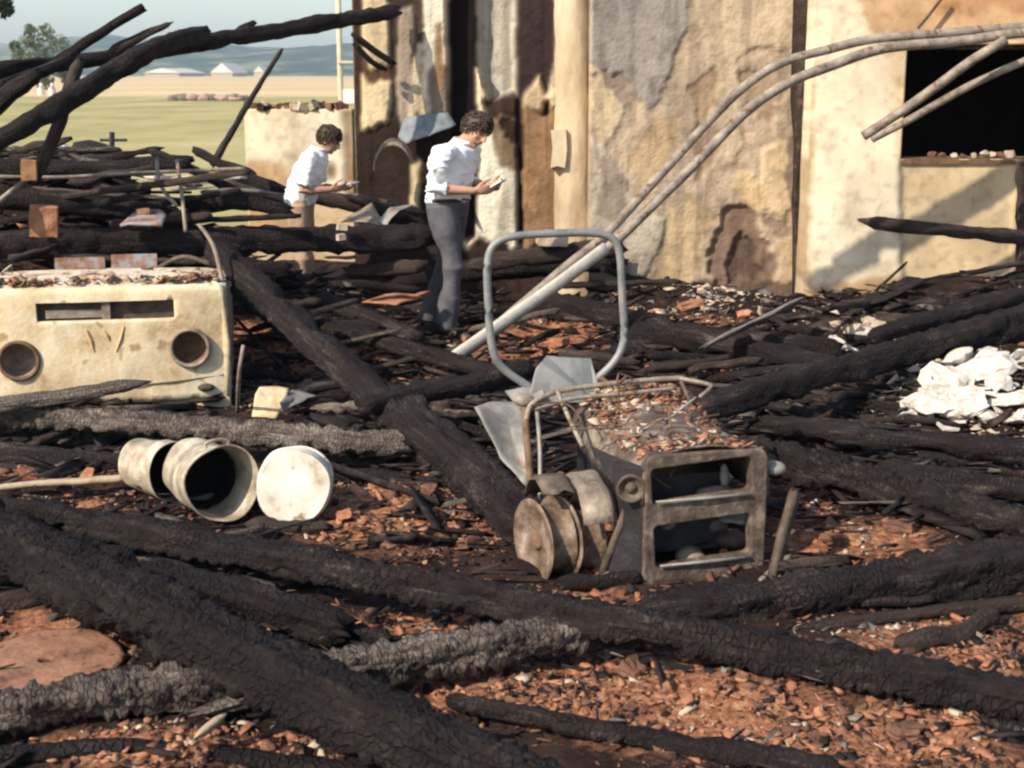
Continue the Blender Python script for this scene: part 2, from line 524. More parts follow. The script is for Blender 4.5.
def ground_material():
    m = ASH.copy(); m.name = 'ash_and_brick_dust'
    nt = m.node_tree; N = nt.nodes.new; L = nt.links.new
    bs = nt.nodes['Principled BSDF']
    src = bs.inputs['Base Color'].links[0].from_socket
    at_ = N('ShaderNodeAttribute'); at_.attribute_name = 'dust'
    tc = N('ShaderNodeTexCoord')
    n1 = N('ShaderNodeTexNoise'); n1.inputs['Scale'].default_value = 14; n1.inputs['Detail'].default_value = 8; n1.inputs['Roughness'].default_value = .7
    L(tc.outputs['Object'], n1.inputs['Vector'])
    ad = N('ShaderNodeMath'); ad.operation = 'ADD'; L(at_.outputs['Fac'], ad.inputs[0]); L(n1.outputs['Fac'], ad.inputs[1])
    mr = N('ShaderNodeMapRange'); mr.inputs['From Min'].default_value = .84; mr.inputs['From Max'].default_value = 1.22; L(ad.outputs[0], mr.inputs['Value'])
    rp = N('ShaderNodeValToRGB'); e = rp.color_ramp.elements
    for k in range(2): e.new(.5)
    for q, (p, cc) in zip(e, [(0.30, c(.045, .021, .014)), (0.45, c(.18, .074, .040)), (0.58, c(.32, .155, .085)), (0.75, c(.44, .28, .18))]):
        q.position = p; q.color = cc
    n2 = N('ShaderNodeTexNoise'); n2.inputs['Scale'].default_value = 26; n2.inputs['Detail'].default_value = 8; n2.inputs['Roughness'].default_value = .7
    L(tc.outputs['Object'], n2.inputs['Vector']); L(n2.outputs['Fac'], rp.inputs[0])
    mx = N('ShaderNodeMix'); mx.data_type = 'RGBA'
    L(mr.outputs['Result'], mx.inputs['Factor']); L(src, mx.inputs[6]); L(rp.outputs[0], mx.inputs[7])
    L(mx.outputs[2], bs.inputs['Base Color'])
    return m


gme = grid_mesh('rubble_ground', np.arange(-12, 12.01, .05), np.arange(-2, 20.01, .05), edge_drop, ground_material())
gco = np.zeros(len(gme.vertices) * 3, np.float32); gme.vertices.foreach_get('co', gco); gco = gco.reshape(-1, 3).astype(float)
vis = gco[:, 1] > 1.5
gpx = np.zeros(len(gco)); gpy = np.zeros(len(gco)) - 999
gpx[vis], gpy[vis] = proj(gco[vis, 0], gco[vis, 1], gco[vis, 2])
du = np.maximum(field_at(gpx, gpy, ORANGE), .3 * field_at(gpx, gpy, PALEZ))
off = (gco[:, 1] < 3.6) | (np.abs(gco[:, 0]) > gco[:, 1] * .38)
du[off] = np.maximum(du[off], .8 * np.clip((fbm(gco[off, 0] * .8, gco[off, 1] * .8 + 3, 3) - .45) * 4, 0, 1))
ga = gme.attributes.new('dust', 'FLOAT', 'POINT'); ga.data.foreach_set('value', du.astype(np.float32))
tag(link('rubble_ground', gme), 'dark ash and brick dust covering the ground', kind='structure')
mb = MB()
mb.add([(-1500, -60, -.08), (1500, -60, -.08), (1500, 140, -.08), (-1500, 140, -.08)], [(0, 1, 2, 3)])
tag(mb.build('meadow', MEADOW), 'yellow green meadow behind the ruin', kind='structure')
mb = MB()
mb.add([(-2500, 140, -.076), (2500, 140, -.076), (2500, 4000, -.076), (-2500, 4000, -.076)], [(0, 1, 2, 3)])
tag(mb.build('ripe_field', WHEAT), 'golden field running to the hills', kind='structure')


def hillz(X, Y):
    ridge = np.exp(-((Y - 2300) / 420) ** 2)
    prof = 22 + 52 * fbm(X / 300 + 3.2, Y / 900 + 2.2, 4) + 10 * np.clip((X + 250) / 500, -1, 1)
    return -2 + ridge * prof + 13 * fbm(X / 45, Y / 60, 3) * ridge


tag(link('hills', grid_mesh('hills', np.arange(-2200, 2201, 14), np.arange(1500, 3101, 40), hillz, HILL)), 'low wooded blue hills', kind='structure')

# ------------------------------------------------------------------ the burnt house
K_WALL = 0.86


def inside(poly, x, y):
    r = np.zeros(x.shape, bool)
    n = len(poly)
    for i in range(n):
        x0, y0 = poly[i]; x1, y1 = poly[(i + 1) % n]
        if y0 == y1:
            continue
        cond = ((y0 > y) != (y1 > y)) & (x < (x1 - x0) * (y - y0) / (y1 - y0) + x0)
        r ^= cond
    return r


def wall_sheet(name, parent, x0, x1, z0, z1, Y, layers, base, res=0.02, thick=0.4, holes=(), rough=0.02, jag=5.0, seed=0, streak=0, kk=1.0, soft=4, tint=(1, 1, 1), wet=0, wm=None, mixb=0.0):
    """a masonry wall with real relief: the plaster that is left stands proud, what fell away is set back"""
    nx = int((x1 - x0) / res) + 2; nz = int((z1 - z0) / res) + 2
    xs = np.linspace(x0, x1, nx); zs = np.linspace(z0, z1, nz)
    X, Z = np.meshgrid(xs, zs)
    px, py = proj(X, np.full_like(X, Y), Z)
    jx = (fbm(X * 6 + seed, Z * 6, 4) - .5) * 4 * jag; jy = (fbm(X * 6 + 50 + seed, Z * 6 + 20, 4) - .5) * 4 * jag
    if streak:
        jx = (fbm(X * 9 + seed, Z * 1.6, 5) - .5) * 5 * jag; jy = (fbm(X * 14 + 50 + seed, Z * 2 + 20, 4) - .5) * 9 * jag
    col = np.zeros(X.shape + (3,)); col[:] = [lin(v) for v in base]
    m1 = fbm(X * 3.3 + seed, Z * 3.3 + 7, 5)
    D = rough * (fbm(X * 9 + seed, Z * 9, 4) - .5) * 2
    plain = np.zeros(X.shape)
    for lay in layers:
        poly, cc, off = lay[:3]
        jj = lay[3] if len(lay) > 3 else 1.0
        msk = inside(poly, px + jx * jj, py + jy * jj)
        col[msk] = mixb * np.array([lin(v) for v in base]) + (1 - mixb) * np.array([lin(v) for v in cc])
        D[msk] = -off + (0.35 if off > 0 else 1) * rough * (fbm(X * 9 + seed, Z * 9, 4)[msk] - .5) * 2 * 0.6
    for _ in range(soft):
        for A_ in (col, D):
            for ax_ in (0, 1):
                A_[:] = .5 * A_ + .25 * np.roll(A_, 1, ax_) + .25 * np.roll(A_, -1, ax_)
    # scorch and damp blotches of their own
    bl = np.clip((fbm(X * 2.1 + 9 + seed, Z * 1.3 + 3, 5) - .52) * 5, 0, 1)
    col *= (1 - 0.22 * bl)[..., None] * np.array([1, 1, 1])
    col *= (0.88 + 0.24 * m1)[..., None] * kk * np.array(tint)
    spk = np.clip((fbm(X * 15 + seed, Z * 15 + 4, 4) - .54) * 5, 0, 1)
    col *= (1 - .22 * spk)[..., None]
    if wet:
        col *= (1 - wet * np.clip((fbm(X * 11 + 2, Z * 1.1 + 8, 4) - .48) * 6, 0, 1))[..., None]
    if streak:
        col *= (1 - .35 * np.clip((fbm(X * 15 + 2, Z * .9 + 8, 4) - .5) * 5, 0, 1))[..., None]
    co = np.stack([X, Y + D, Z], -1).reshape(-1, 3)
    keep = np.ones((nz - 1, nx - 1), bool)
    cx = (X[:-1, :-1] + X[1:, 1:]) / 2; cz = (Z[:-1, :-1] + Z[1:, 1:]) / 2
    for (hx0, hx1, hz0, hz1) in holes:
        keep &= ~((cx > hx0) & (cx < hx1) & (cz > hz0) & (cz < hz1))
    J, I = np.nonzero(keep)
    a = J * nx + I
    q = np.stack([a, a + 1, a + nx + 1, a + nx], -1)
    # close the sides and back
    cnt = {}
    for f in q:
        for k in range(4):
            e = (int(f[k]), int(f[(k + 1) % 4]))
            if (e[1], e[0]) in cnt:
                cnt[(e[1], e[0])] = None
            else:
                cnt[e] = 1
    bedges = [e for e, v in cnt.items() if v]
    n0 = len(co)
    bi = {}
    extra = []
    for e in bedges:
        for v in e:
            if v not in bi:
                bi[v] = n0 + len(extra)
                extra.append((co[v][0], Y + thick, co[v][2]))
    sq = np.array([(e[1], e[0], bi[e[0]], bi[e[1]]) for e in bedges], int).reshape(-1, 4)
    co2 = np.concatenate([co, np.array(extra).reshape(-1, 3)])
    me = bpy.data.meshes.new(name)
    np_mesh(me, co2, np.concatenate([q, sq]))
    me.materials.append(wm or PLASTER)
    ca = me.color_attributes.new('Col', 'FLOAT_COLOR', 'POINT')
    full = np.ones((len(co2), 4))
    full[:n0, :3] = np.clip(col.reshape(-1, 3) * K_WALL, 0, .9)
    inv = list(bi.items())
    for v, k in inv:
        full[k, :3] = full[v, :3]
    ca.data.foreach_set('color', full.astype(np.float32).ravel())
    me.polygons.foreach_set('use_smooth', [True] * len(me.polygons))
    me.update()
    return link(name, me, parent)


house = empty('burnt_house', (0, 0, 0))
tag(house, 'burnt out house wall of peeling cream plaster with a black window hole', 'building')
ZT = 3.7
Y2 = 13.0
xa, xb = P(590, 150, Y2).x, P(809, 150, Y2).x
L2 = [
    ([(580, -140), (694, -140), (686, 30), (674, 62), (664, 92), (652, 110), (641, 100), (630, 88), (612, 76), (598, 68), (580, 60)], (158, 150, 138), .022, .8),
    ([(598, 60), (612, 70), (630, 80), (628, 108), (612, 104), (600, 92)], (150, 134, 114), -.01, 1.6),
    ([(690, -140), (830, -140), (830, 70), (795, 62), (772, 46), (748, 52), (728, 66), (716, 60), (704, 40)], (212, 190, 152), .02, .9),
    ([(716, 55), (738, 55), (742, 150), (732, 165), (720, 140)], (204, 182, 145), .018, .7),
    ([(688, 95), (706, 66), (718, 80), (716, 165), (696, 180)], (168, 142, 110), -.02, 2.),
    ([(742, 70), (775, 64), (786, 96), (770, 130), (744, 120)], (172, 148, 118), -.02, 2.),
    ([(594, 66), (606, 78), (622, 110), (616, 140), (604, 150), (596, 120)], (218, 196, 152), .02, 1.2),
    ([(640, 150), (664, 120), (680, 140), (660, 190), (642, 200), (628, 176)], (196, 168, 124), -.005, 2.),
    ([(592, 140), (606, 150), (622, 180), (640, 205), (664, 218), (663, 240), (649, 272), (636, 284), (618, 264), (592, 258)], (196, 184, 158), .024, .6),
    ([(596, 150), (610, 160), (628, 200), (616, 225), (598, 215)], (160, 144, 124), .024, .8),
    ([(664, 215), (690, 200), (712, 215), (704, 262), (684, 300), (656, 290), (664, 250)], (206, 178, 132), -.01, 1.6),
    ([(730, 190), (738, 170), (758, 170), (772, 200), (760, 215), (746, 205)], (222, 192, 140), .015, 1.2),
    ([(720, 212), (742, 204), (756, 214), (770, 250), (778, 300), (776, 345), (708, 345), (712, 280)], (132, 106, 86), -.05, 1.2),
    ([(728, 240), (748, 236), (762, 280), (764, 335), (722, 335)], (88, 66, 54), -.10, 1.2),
    ([(768, 150), (800, 140), (800, 205), (775, 214), (762, 190)], (226, 198, 152), .02, 1.),
    ([(774, 210), (800, 205), (800, 300), (786, 330), (778, 262)], (196, 170, 128), .0, 1.2),
    ([(768, 214), (788, 212), (796, 228), (780, 234), (770, 228)], (150, 126, 102), -.02, 1.6),
    ([(786, 140), (800, 130), (800, 240), (792, 235)], (140, 122, 102), .01, .6),
    ([(590, 285), (830, 285), (830, 420), (590, 420)], (96, 74, 60), -.01, 1.5),
]
wall_sheet('wall', house, xa, xb, -.15, ZT, Y2, L2, (196, 174, 142), rough=.016, seed=3, kk=.98, soft=1, tint=(.99, 1.0, 1.12), wet=.26, mixb=.16, res=.016)

Y1 = 13.4
x0, x1 = P(355, 150, Y1).x, P(596, 150, Y1).x
L1 = [
    ([(362, -140), (396, -140), (394, 60), (388, 120), (372, 150), (362, 110)], (224, 202, 158), .02, .6),
    ([(340, -140), (362, -140), (362, 150), (340, 150)], (64, 46, 38), -.03, .5),
    ([(362, 40), (372, 70), (392, 62), (396, 78), (374, 84), (362, 70)], (96, 72, 54), -.01, .7),
    ([(392, -140), (414, -140), (412, 40), (404, 90), (398, 150), (388, 150), (392, 90), (388, 40)], (66, 54, 48), -.03, .7),
    ([(400, 14), (414, 8), (416, 60), (408, 110), (400, 130), (397, 90)], (166, 150, 128), .01, .8),
    ([(412, -140), (426, -140), (424, 60), (418, 130), (410, 150), (412, 80)], (84, 68, 58), -.03, .7),
    ([(416, 40), (424, 46), (420, 110), (410, 130), (408, 110)], (220, 200, 165), .01, .7),
    ([(424, -140), (446, -140), (448, 40), (442, 90), (434, 118), (426, 100), (424, 50)], (242, 228, 198), .025, .7),
    ([(430, 70), (444, 60), (450, 130), (434, 140)], (146, 132, 112), .0, .8),
    ([(436, 20), (443, 30), (441, 100), (434, 80)], (150, 118, 84), .01, .8),
    ([(350, 130), (452, 118), (452, 420), (350, 420)], (56, 44, 38), -.03, 1.),
    ([(410, 165), (420, 160), (422, 260), (412, 260)], (216, 196, 150), .0, .8),
    ([(446, -140), (478, -140), (478, 240), (450, 240)], (32, 24, 24), -.18, .4),
    ([(476, -140), (516, -140), (516, 100), (492, 100), (476, 64)], (196, 188, 166), -.34, .15),
    ([(476, 66), (484, 86), (494, 130), (478, 136)], (238, 218, 176), .01, .2),  # sunlit sliver beside the shaded recess, painted into the wall colour
    ([(484, 98), (522, 94), (522, 118), (490, 120)], (70, 54, 44), -.05, .5),
    ([(490, 118), (518, 118), (518, 172), (484, 168)], (158, 136, 104), -.0, 1.),
    ([(500, 120), (516, 118), (518, 140), (504, 140)], (74, 56, 46), -.06, 1.),
    ([(478, 150), (492, 132), (500, 170), (518, 172), (519, 262), (476, 262)], (240, 230, 198), .01, .35),
    ([(516, -140), (556, -140), (556, 60), (550, 96), (540, 76), (528, 92), (516, 110)], (62, 48, 46), -.08, .6),
    ([(518, 105), (560, 105), (560, 245), (520, 245)], (152, 120, 86), -.01, .8),
    ([(516, 100), (524, 100), (524, 250), (518, 250)], (40, 31, 31), -.1, .3),
    ([(528, 92), (540, 74), (546, 96), (560, 90), (560, 112), (548, 104), (540, 112), (532, 108)], (216, 190, 148), .03, .4),
    ([(545, 102), (552, 100), (550, 116), (542, 116)], (50, 38, 34), -.05, .6),
    ([(522, 170), (540, 176), (534, 214), (524, 210)], (178, 138, 96), .0, 1.2),
    ([(350, 245), (600, 245), (600, 420), (350, 420)], (62, 48, 42), -.01, 1.),
]
wall_sheet('wall', house, x0, x1, -.15, ZT, Y1, L1, (206, 184, 146), rough=.014, seed=21, res=.014, jag=2.6, thick=.6, streak=1, soft=2, tint=(1., 1., 1.08), kk=1.04)

# round pilaster and its strip of old plaster
pil = MB()
zt = [(-.1, .185), (.6, .182), (1.4, .17), (1.8, .16), (2.4, .15), (ZT, .15)]
cxp = P(573, 150, Y1).x
rows = []
zz = np.linspace(-.1, ZT, 90)
n = 22
vs, fs = [], []
for i, z in enumerate(zz):
    r = np.interp(z, [a for a, _ in zt], [b for _, b in zt])
    for j in range(n + 1):
        th = math.pi + math.pi * j / n
        q = r * (1 + .05 * (noise.noise(Vector((math.cos(th) * 2, z * 4, 3))) + .7 * noise.noise(Vector((math.cos(th) * 8, z * 9, 7)))))
        vs.append((cxp - .02 * (z - 1) + q * math.cos(th), Y1 + .02 + .8 * q * math.sin(th), z))
for i in range(len(zz) - 1):
    for j in range(n):
        fs.append((i * (n + 1) + j, i * (n + 1) + j + 1, (i + 1) * (n + 1) + j + 1, (i + 1) * (n + 1) + j))
pil.add(vs, fs)
PIL_MAT = mat('stained_cream_render', [(0.25, c(.30, .2, .12)), (0.45, c(.52, .41, .27)), (0.65, c(.68, .57, .41))], 2.2, .9, .5, 30, detail=9, stretch=(1, 1, .4))
pil.build('pilaster', PIL_MAT, house, True)
pm = MB()
pq = [P(x, y, 13.24) for x, y in ((551, 131), (566, 129), (567, 150), (565, 168), (557, 166), (551, 168), (553, 150))]
pm.add([tuple(p) for p in pq] + [(p.x, 13.4, p.z) for p in pq], [tuple(range(7))] + [(i, i + 7, (i + 1) % 7 + 7, (i + 1) % 7) for i in range(7)])
pm.build('plaster_patch', PIL_MAT, house)

Y0 = 12.6
w0, w1 = P(808, 150, Y0).x, P(1360, 150, Y0).x
hx0, hx1 = P(905, 100, Y0).x, P(1085, 100, Y0).x
hz0, hz1 = P(950, 160, Y0).z, P(950, 44, Y0).z
L0 = [
    ([(846, -140), (1420, -140), (1420, 44), (905, 44), (880, 34), (858, 14)], (214, 176, 130), .0, 1.5),
    ([(900, -140), (1420, -140), (1420, 10), (940, 14)], (196, 150, 106), .0, 1.6),
    ([(812, 130), (898, 120), (900, 262), (840, 262), (812, 240)], (250, 232, 196), .008, 1.4),
    ([(800, -140), (816, -140), (812, 120), (814, 300), (800, 340)], (206, 180, 138), -.012, .8),
    ([(902, 158), (1017, 160), (1017, 420), (902, 420)], (228, 202, 158), -.05, .12),
    ([(800, 286), (902, 276), (902, 420), (800, 420)], (196, 164, 120), .0, 1.),
    ([(1017, 158), (1420, 158), (1420, 420), (1017, 420)], (74, 52, 42), .0, .2),
    ([(890, 44), (906, 44), (906, 160), (898, 160)], (236, 208, 162), .0, .2),
]
wall_sheet('wall', house, w0, w1, -.15, ZT, Y0, L0, (244, 224, 188), rough=.006, seed=40, holes=[(hx0, hx1, hz0, hz1)], res=.018, kk=1.04, soft=3, tint=(1., 1.01, 1.10), wm=PLASTER_SMOOTH)
# soot black room behind the window hole
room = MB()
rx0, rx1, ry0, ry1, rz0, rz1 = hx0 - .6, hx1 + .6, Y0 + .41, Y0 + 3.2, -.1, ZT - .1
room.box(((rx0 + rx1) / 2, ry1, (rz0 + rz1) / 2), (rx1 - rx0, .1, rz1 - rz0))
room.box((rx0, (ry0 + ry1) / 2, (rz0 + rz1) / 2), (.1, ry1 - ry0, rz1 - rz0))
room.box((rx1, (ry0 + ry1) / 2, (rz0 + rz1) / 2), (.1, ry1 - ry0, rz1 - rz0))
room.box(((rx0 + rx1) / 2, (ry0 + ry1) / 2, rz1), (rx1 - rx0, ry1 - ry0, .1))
room.build('room_lining', SOOT_SHADE, house)
sl = MB(); sl.box(((hx0 + hx1) / 2, Y0 + .2, hz0 - .012), (hx1 - hx0 - .01, .36, .05))
sl.build('sill', RUST_ORANGE, house)
ln = MB(); ln.box(((hx0 + hx1) / 2 + .05, Y0 + .14, hz1 - .02), (hx1 - hx0 - .12, .2, .05))
ln.build('lintel', COAL_BROWN, house)
# the dark brown corner post between the two faces
cp_ = MB()
pts = [P(800, y, Y2 - .06) for y in (-140, 0, 100, 200, 300, 350)]
cp_.tube([p + Vector((.012 * math.sin(i * 2.1), 0, 0)) for i, p in enumerate(pts)], [.075, .072, .078, .082, .085, .09], 8)
cp_.build('corner_post', COAL_BROWN, house, True)

# the low white wall to the left
low = empty('low_wall', (0, 0, 0))
tag(low, 'low broken whitewashed wall standing behind the man with the notepad', 'wall')
lx0, lx1 = P(245, 140, 16).x, P(353, 140, 16).x
lzt = P(300, 109, 16).z
LL = [
    ([(246, 112), (294, 110), (294, 200), (246, 180)], (240, 224, 188), .008, .4),
    ([(298, 110), (345, 110), (345, 200), (298, 200)], (246, 232, 200), .012, .4),
    ([(240, 160), (290, 168), (296, 240), (240, 240)], (206, 170, 124), -.01, 1.),
    ([(326, 164), (338, 164), (338, 180), (326, 180)], (120, 84, 60), -.02, .3),
    ([(344, 104), (360, 104), (360, 200), (346, 200)], (150, 122, 90), -.02, 1.),
]
wall_sheet('wall', low, lx0, lx1, -.15, lzt, 16, LL, (214, 188, 148), rough=.008, seed=77, jag=3, res=.025, kk=1.1, tint=(1, 1, 1.07), wm=PLASTER_SMOOTH)
cb = MB()
for i in range(58):
    x = random.uniform(lx0 + .05, lx1 - .05)
    s_ = random.uniform(.03, .085)
    cb.box((x, 16.12 + random.uniform(-.12, .14), lzt + s_ * .35), (s_ * random.uniform(1, 2), s_ * 1.4, s_), Matrix.Rotation(random.uniform(-.5, .5), 3, 'Y') @ Matrix.Rotation(random.uniform(0, 3), 3, 'Z'), random.choice([0, 0, 1, 2]))
tag(cb.build('crumbled_coping', [TERRA_DARK, COAL_BROWN, PALE], low), kind='stuff')

# ------------------------------------------------------------------ charred timbers
def timber_mesh(name, pts, wid, m, asp=1.0, rag=(1, 1), crackd=.35, seed=None, bend=.009, roll=None, tip=(0, 0)):
    seed = random.uniform(0, 100) if seed is None else seed
    path = smooth_path(pts, 6) if len(pts) > 2 else [Vector(p) for p in pts]
    L = sum((path[i + 1] - path[i]).length for i in range(len(path) - 1))
    dist = min(p.y for p in path)
    w0_, w1_ = wid
    step = max(.018, dist * .0042)
    N = int(max(6, min(230, L / step)))
    per = math.pi * max(w0_, w1_)
    n = int(max(7, min(30, per / step)))
    cum = [0]
    for i in range(len(path) - 1):
        cum.append(cum[-1] + (path[i + 1] - path[i]).length)
    centres = []
    for k in range(N + 1):
        d = L * k / N
        i = max(0, min(len(path) - 2, np.searchsorted(cum, d) - 1))
        t = (d - cum[i]) / max(1e-9, cum[i + 1] - cum[i])
        p = path[i].lerp(path[i + 1], t)
        u = k / N
        p = p + Vector((noise.noise((u * 3, seed, 0)), noise.noise((u * 3, seed, 9)), noise.noise((u * 3, seed, 5)))) * bend * min(1, L)
        centres.append(p)
    roll = random.uniform(-.38, .38) if roll is None else roll
    phase = math.pi / n
    vs, fs = [], []
    for k, p in enumerate(centres):
        u = k / N
        t = (centres[min(k + 1, N)] - centres[max(k - 1, 0)]).normalized()
        a = t.cross(Vector((0, 0, 1)))
        if a.length < .05: a = Vector((1, 0, 0))
        a.normalize(); b = a.cross(t)
        w = (w0_ + (w1_ - w0_) * u) * .5
        e0, e1 = u * L, (1 - u) * L
        el = w * (2.4 if (tip[0] or tip[1]) else .8)
        g = 1.0
        if e0 < el and rag[0]: g *= (.62 + .38 * (e0 / el) ** .6) if not tip[0] else (.12 + .88 * (e0 / el) ** .8)
        if e1 < el and rag[1]: g *= (.62 + .38 * (e1 / el) ** .6) if not tip[1] else (.12 + .88 * (e1 / el) ** .8)
        lump = 1 + .09 * noise.noise((u * L * 2.2, seed, 1.7))
        for j in range(n):
            th = 2 * math.pi * j / n
            cx_, sx_ = math.cos(th), math.sin(th)
            sq = (abs(cx_) ** 9 + abs(sx_) ** 9) ** (-1 / 9)
            rr = w * sq * g * lump
            q = Vector((u * L, cx_ * w, sx_ * w))
            rr *= 1 + .11 * noise.noise((q.x * 1.7 + seed, q.y * 7, q.z * 7)) + .13 * noise.noise((q.x * 9 + seed, q.y * 26, q.z * 26))
            bite = noise.noise((q.x * 4.5 + seed * 1.3, q.y * 9, q.z * 9))
            if bite > .24: rr *= 1 - (bite - .24) * 1.25
            rr *= 1 + .075 * (noise.cell((q.x * 2.6 + seed * 7, math.floor(th * 1.3) * 1.7, seed)) - .5)
            sp = abs(noise.noise((q.x * .9 + seed, th * 1.15, 4.2)))
            if sp < .05: rr *= 1 - .16 * (1 - sp / .05)
            cs = 1.0 / max(.03, w * .6)
            vd = noise.voronoi((q.x * cs * 1.9 + seed, q.y * cs, q.z * cs))[0]
            rr *= 1 - crackd * .36 * max(0, 1 - (vd[1] - vd[0]) / .22)
            jit = 0
            if k in (0, N): jit = random.uniform(-.5, .8) * w
            c1 = math.cos(roll); s1 = math.sin(roll)
            ux, uy = cx_ * rr, sx_ * rr * asp
            vs.append(p + a * (ux * c1 - uy * s1) + b * (ux * s1 + uy * c1) + t * (jit if k == N else -jit))
    for k in range(N):
        for j in range(n):
            fs.append((k * n + j, k * n + (j + 1) % n, (k + 1) * n + (j + 1) % n, (k + 1) * n + j))
    o = len(vs)
    vs.append(centres[0]); vs.append(centres[-1])
    for j in range(n):
        fs.append((o, (j + 1) % n, j)); fs.append((o + 1, N * n + j, N * n + (j + 1) % n))
    b_ = MB(); b_.add(vs, fs)
    me = b_.mesh(name, m, True)
    uv = me.uv_layers.new(name='UVMap')
    k_, j_ = np.meshgrid(np.arange(N), np.arange(n), indexing='ij')
    du_, dv_ = L / N, per / n
    u0 = k_ * du_ + seed; v0 = j_ * dv_
    q_ = np.stack([u0, v0, u0, v0 + dv_, u0 + du_, v0 + dv_, u0 + du_, v0], -1).reshape(-1)
    cap_ = []
    for j in range(n):
        a0, a1 = 6.283 * j / n, 6.283 * (j + 1) / n
        for q in ((0, 0), (math.cos(a1) * w0_ * .5, math.sin(a1) * w0_ * .5), (math.cos(a0) * w0_ * .5, math.sin(a0) * w0_ * .5)): cap_ += q
        for q in ((0, 0), (math.cos(a0) * w1_ * .5, math.sin(a0) * w1_ * .5), (math.cos(a1) * w1_ * .5, math.sin(a1) * w1_ * .5)): cap_ += q
    uv.data.foreach_set('uv', np.concatenate([q_, np.array(cap_)]).astype(np.float32))
    return me


def timber(label, pts, w, m=None, name='charred_beam', cat='beam', group='charred roof timbers', **kw):
    """pts: (px, py, height or distance); w: width in pixels at each end"""
    wp = [at(*p) for p in pts]
    if not isinstance(w, tuple): w = (w, w)
    wid = (w[0] * mpp(wp[0]), w[1] * mpp(wp[-1]))
    o = link(name, timber_mesh(name, wp, wid, m or CHAR, **kw))
    return tag(o, label, cat, group)


# -- foreground
timber('longest charred beam running across the whole foreground down to the right edge', [(70, 522, .14), (560, 613, .19), (1060, 705, .13)], (30, 46), seed=1, crackd=.8)
timber('thick black beam slanting steeply out of the bottom edge at lower left', [(-60, 512, .16), (560, 812, .25)], (62, 74), CHAR_SHADED, seed=2, crackd=.6)
timber('black beam lying flat behind the thick slanting one at the left edge', [(-50, 528, .14), (345, 628, .09)], (44, 36), CHAR_SHADED, seed=3)
timber('grey checked log with ashy surface at the bottom left', [(-60, 722, .10), (590, 632, .13)], (48, 40), CHAR_ASH, seed=4, crackd=1.1)
timber('broad dark log lying under the tractor nose and reaching the right edge', [(640, 616, .07), (1060, 562, .15)], (40, 54), seed=5, crackd=.5)
timber('thin half buried charred rafter in the orange rubble at the bottom', [(448, 700, .05), (840, 772, .07)], (18, 28), CHAR, seed=6, name='charred_rafter', cat='rafter', crackd=.8)
timber('dark beam half sunk in rubble under the longest beam at right', [(640, 666, .02), (1050, 742, .03)], (24, 36), seed=7)
timber('flat charred board along the bottom left corner', [(-40, 760, .04), (120, 748, .05), (250, 760, .04), (420, 785, .04)], (26, 30), CHAR_SHADED, seed=8, asp=.5)
timber('charred board below the long log at the right edge', [(800, 628, .05), (900, 616, .06), (1050, 600, .07)], (14, 26), CHAR_BROWN, seed=9, asp=.6)
timber('black beam crossing from the left edge under the three buckets', [(-50, 498, .07), (335, 562, .09)], (22, 26), CHAR_SHADED, seed=10)
timber('dark rafter in the ash between two foreground beams at centre left', [(180, 600, .05), (390, 640, .05)], (18, 18), seed=12, name='charred_rafter', cat='rafter')
timber('short broken charred stump on the pale rubble patch', [(780, 566, .12), (820, 562, .13), (850, 560, .12)], (13, 13), CHAR_BROWN, seed=13)

# -- middle left, in front of the car
timber('straight ash grey checked beam lying in front of the cream car', [(-40, 410, .2), (408, 444, .21)], (26, 30), CHAR_ASH, seed=14, crackd=1.3, bend=.01)
timber('splintered dark board propped against the foot of the cream car', [(-30, 408, .27), (60, 397, .33), (148, 382, .4)], (30, 18), CHAR_ASH, seed=15, asp=.4, tip=(0, 1))
timber('dark beam in the shade under the checked beam at left', [(-40, 452, .1), (70, 458, .1), (180, 466, .08)], (24, 20), seed=16)
timber('scorched brown board lying at the left edge beside the buckets', [(-30, 492, .06), (30, 484, .08), (126, 478, .1)], (10, 12), WOOD_PALE, seed=17, name='board', cat='board', group='scattered boards', crackd=.2, asp=.6)
timber('dark beam lying behind the upright white bucket end', [(310, 470, .06), (500, 490, .08)], (18, 18), seed=18)

# -- the crossing beams at centre
timber('charred beam falling diagonally from the car to the crossing at centre', [(214, 248, 9.4), (400, 420, .30)], (26, 34), seed=19, crackd=.4)
timber('thick black beam leaning from the crossing down towards the tractor wheel', [(385, 400, .34), (534, 530, .05)], (42, 54), seed=119, crackd=.4)
timber('charred beam crossing over the diagonal one at the middle', [(360, 406, .38), (530, 370, .44)], (22, 22), seed=20)
timber('dark beam lying under the crossing at the middle of the picture', [(250, 304, .36), (530, 384, .12)], (18, 18), seed=21)
timber('greyish beam just in front of the dark trousered man', [(346, 272, 11.), (424, 266, 10.9)], (15, 16), CHAR_BROWN, seed=22)
timber('dark horizontal beam behind the steel hoop', [(390, 280, .32), (620, 258, .45)], (20, 24), CHAR, seed=23)
timber('grey topped beam lying at the foot of the pilaster', [(470, 264, 12.), (620, 247, 12.3)], (18, 20), CHAR_BROWN, seed=24)
timber('dark rafter slanting down beside the man in dark trousers', [(318, 300, .32), (418, 340, .16)], (18, 20), seed=25, name='charred_rafter', cat='rafter')
timber('black beam passing behind the steel hoop and sloping down to the right', [(530, 300, .28), (865, 378, .16)], (24, 28), seed=26)
timber('black beam lying across the foot of the stained brown wall recess', [(620, 332, .2), (840, 350, .2)], (24, 22), seed=27)

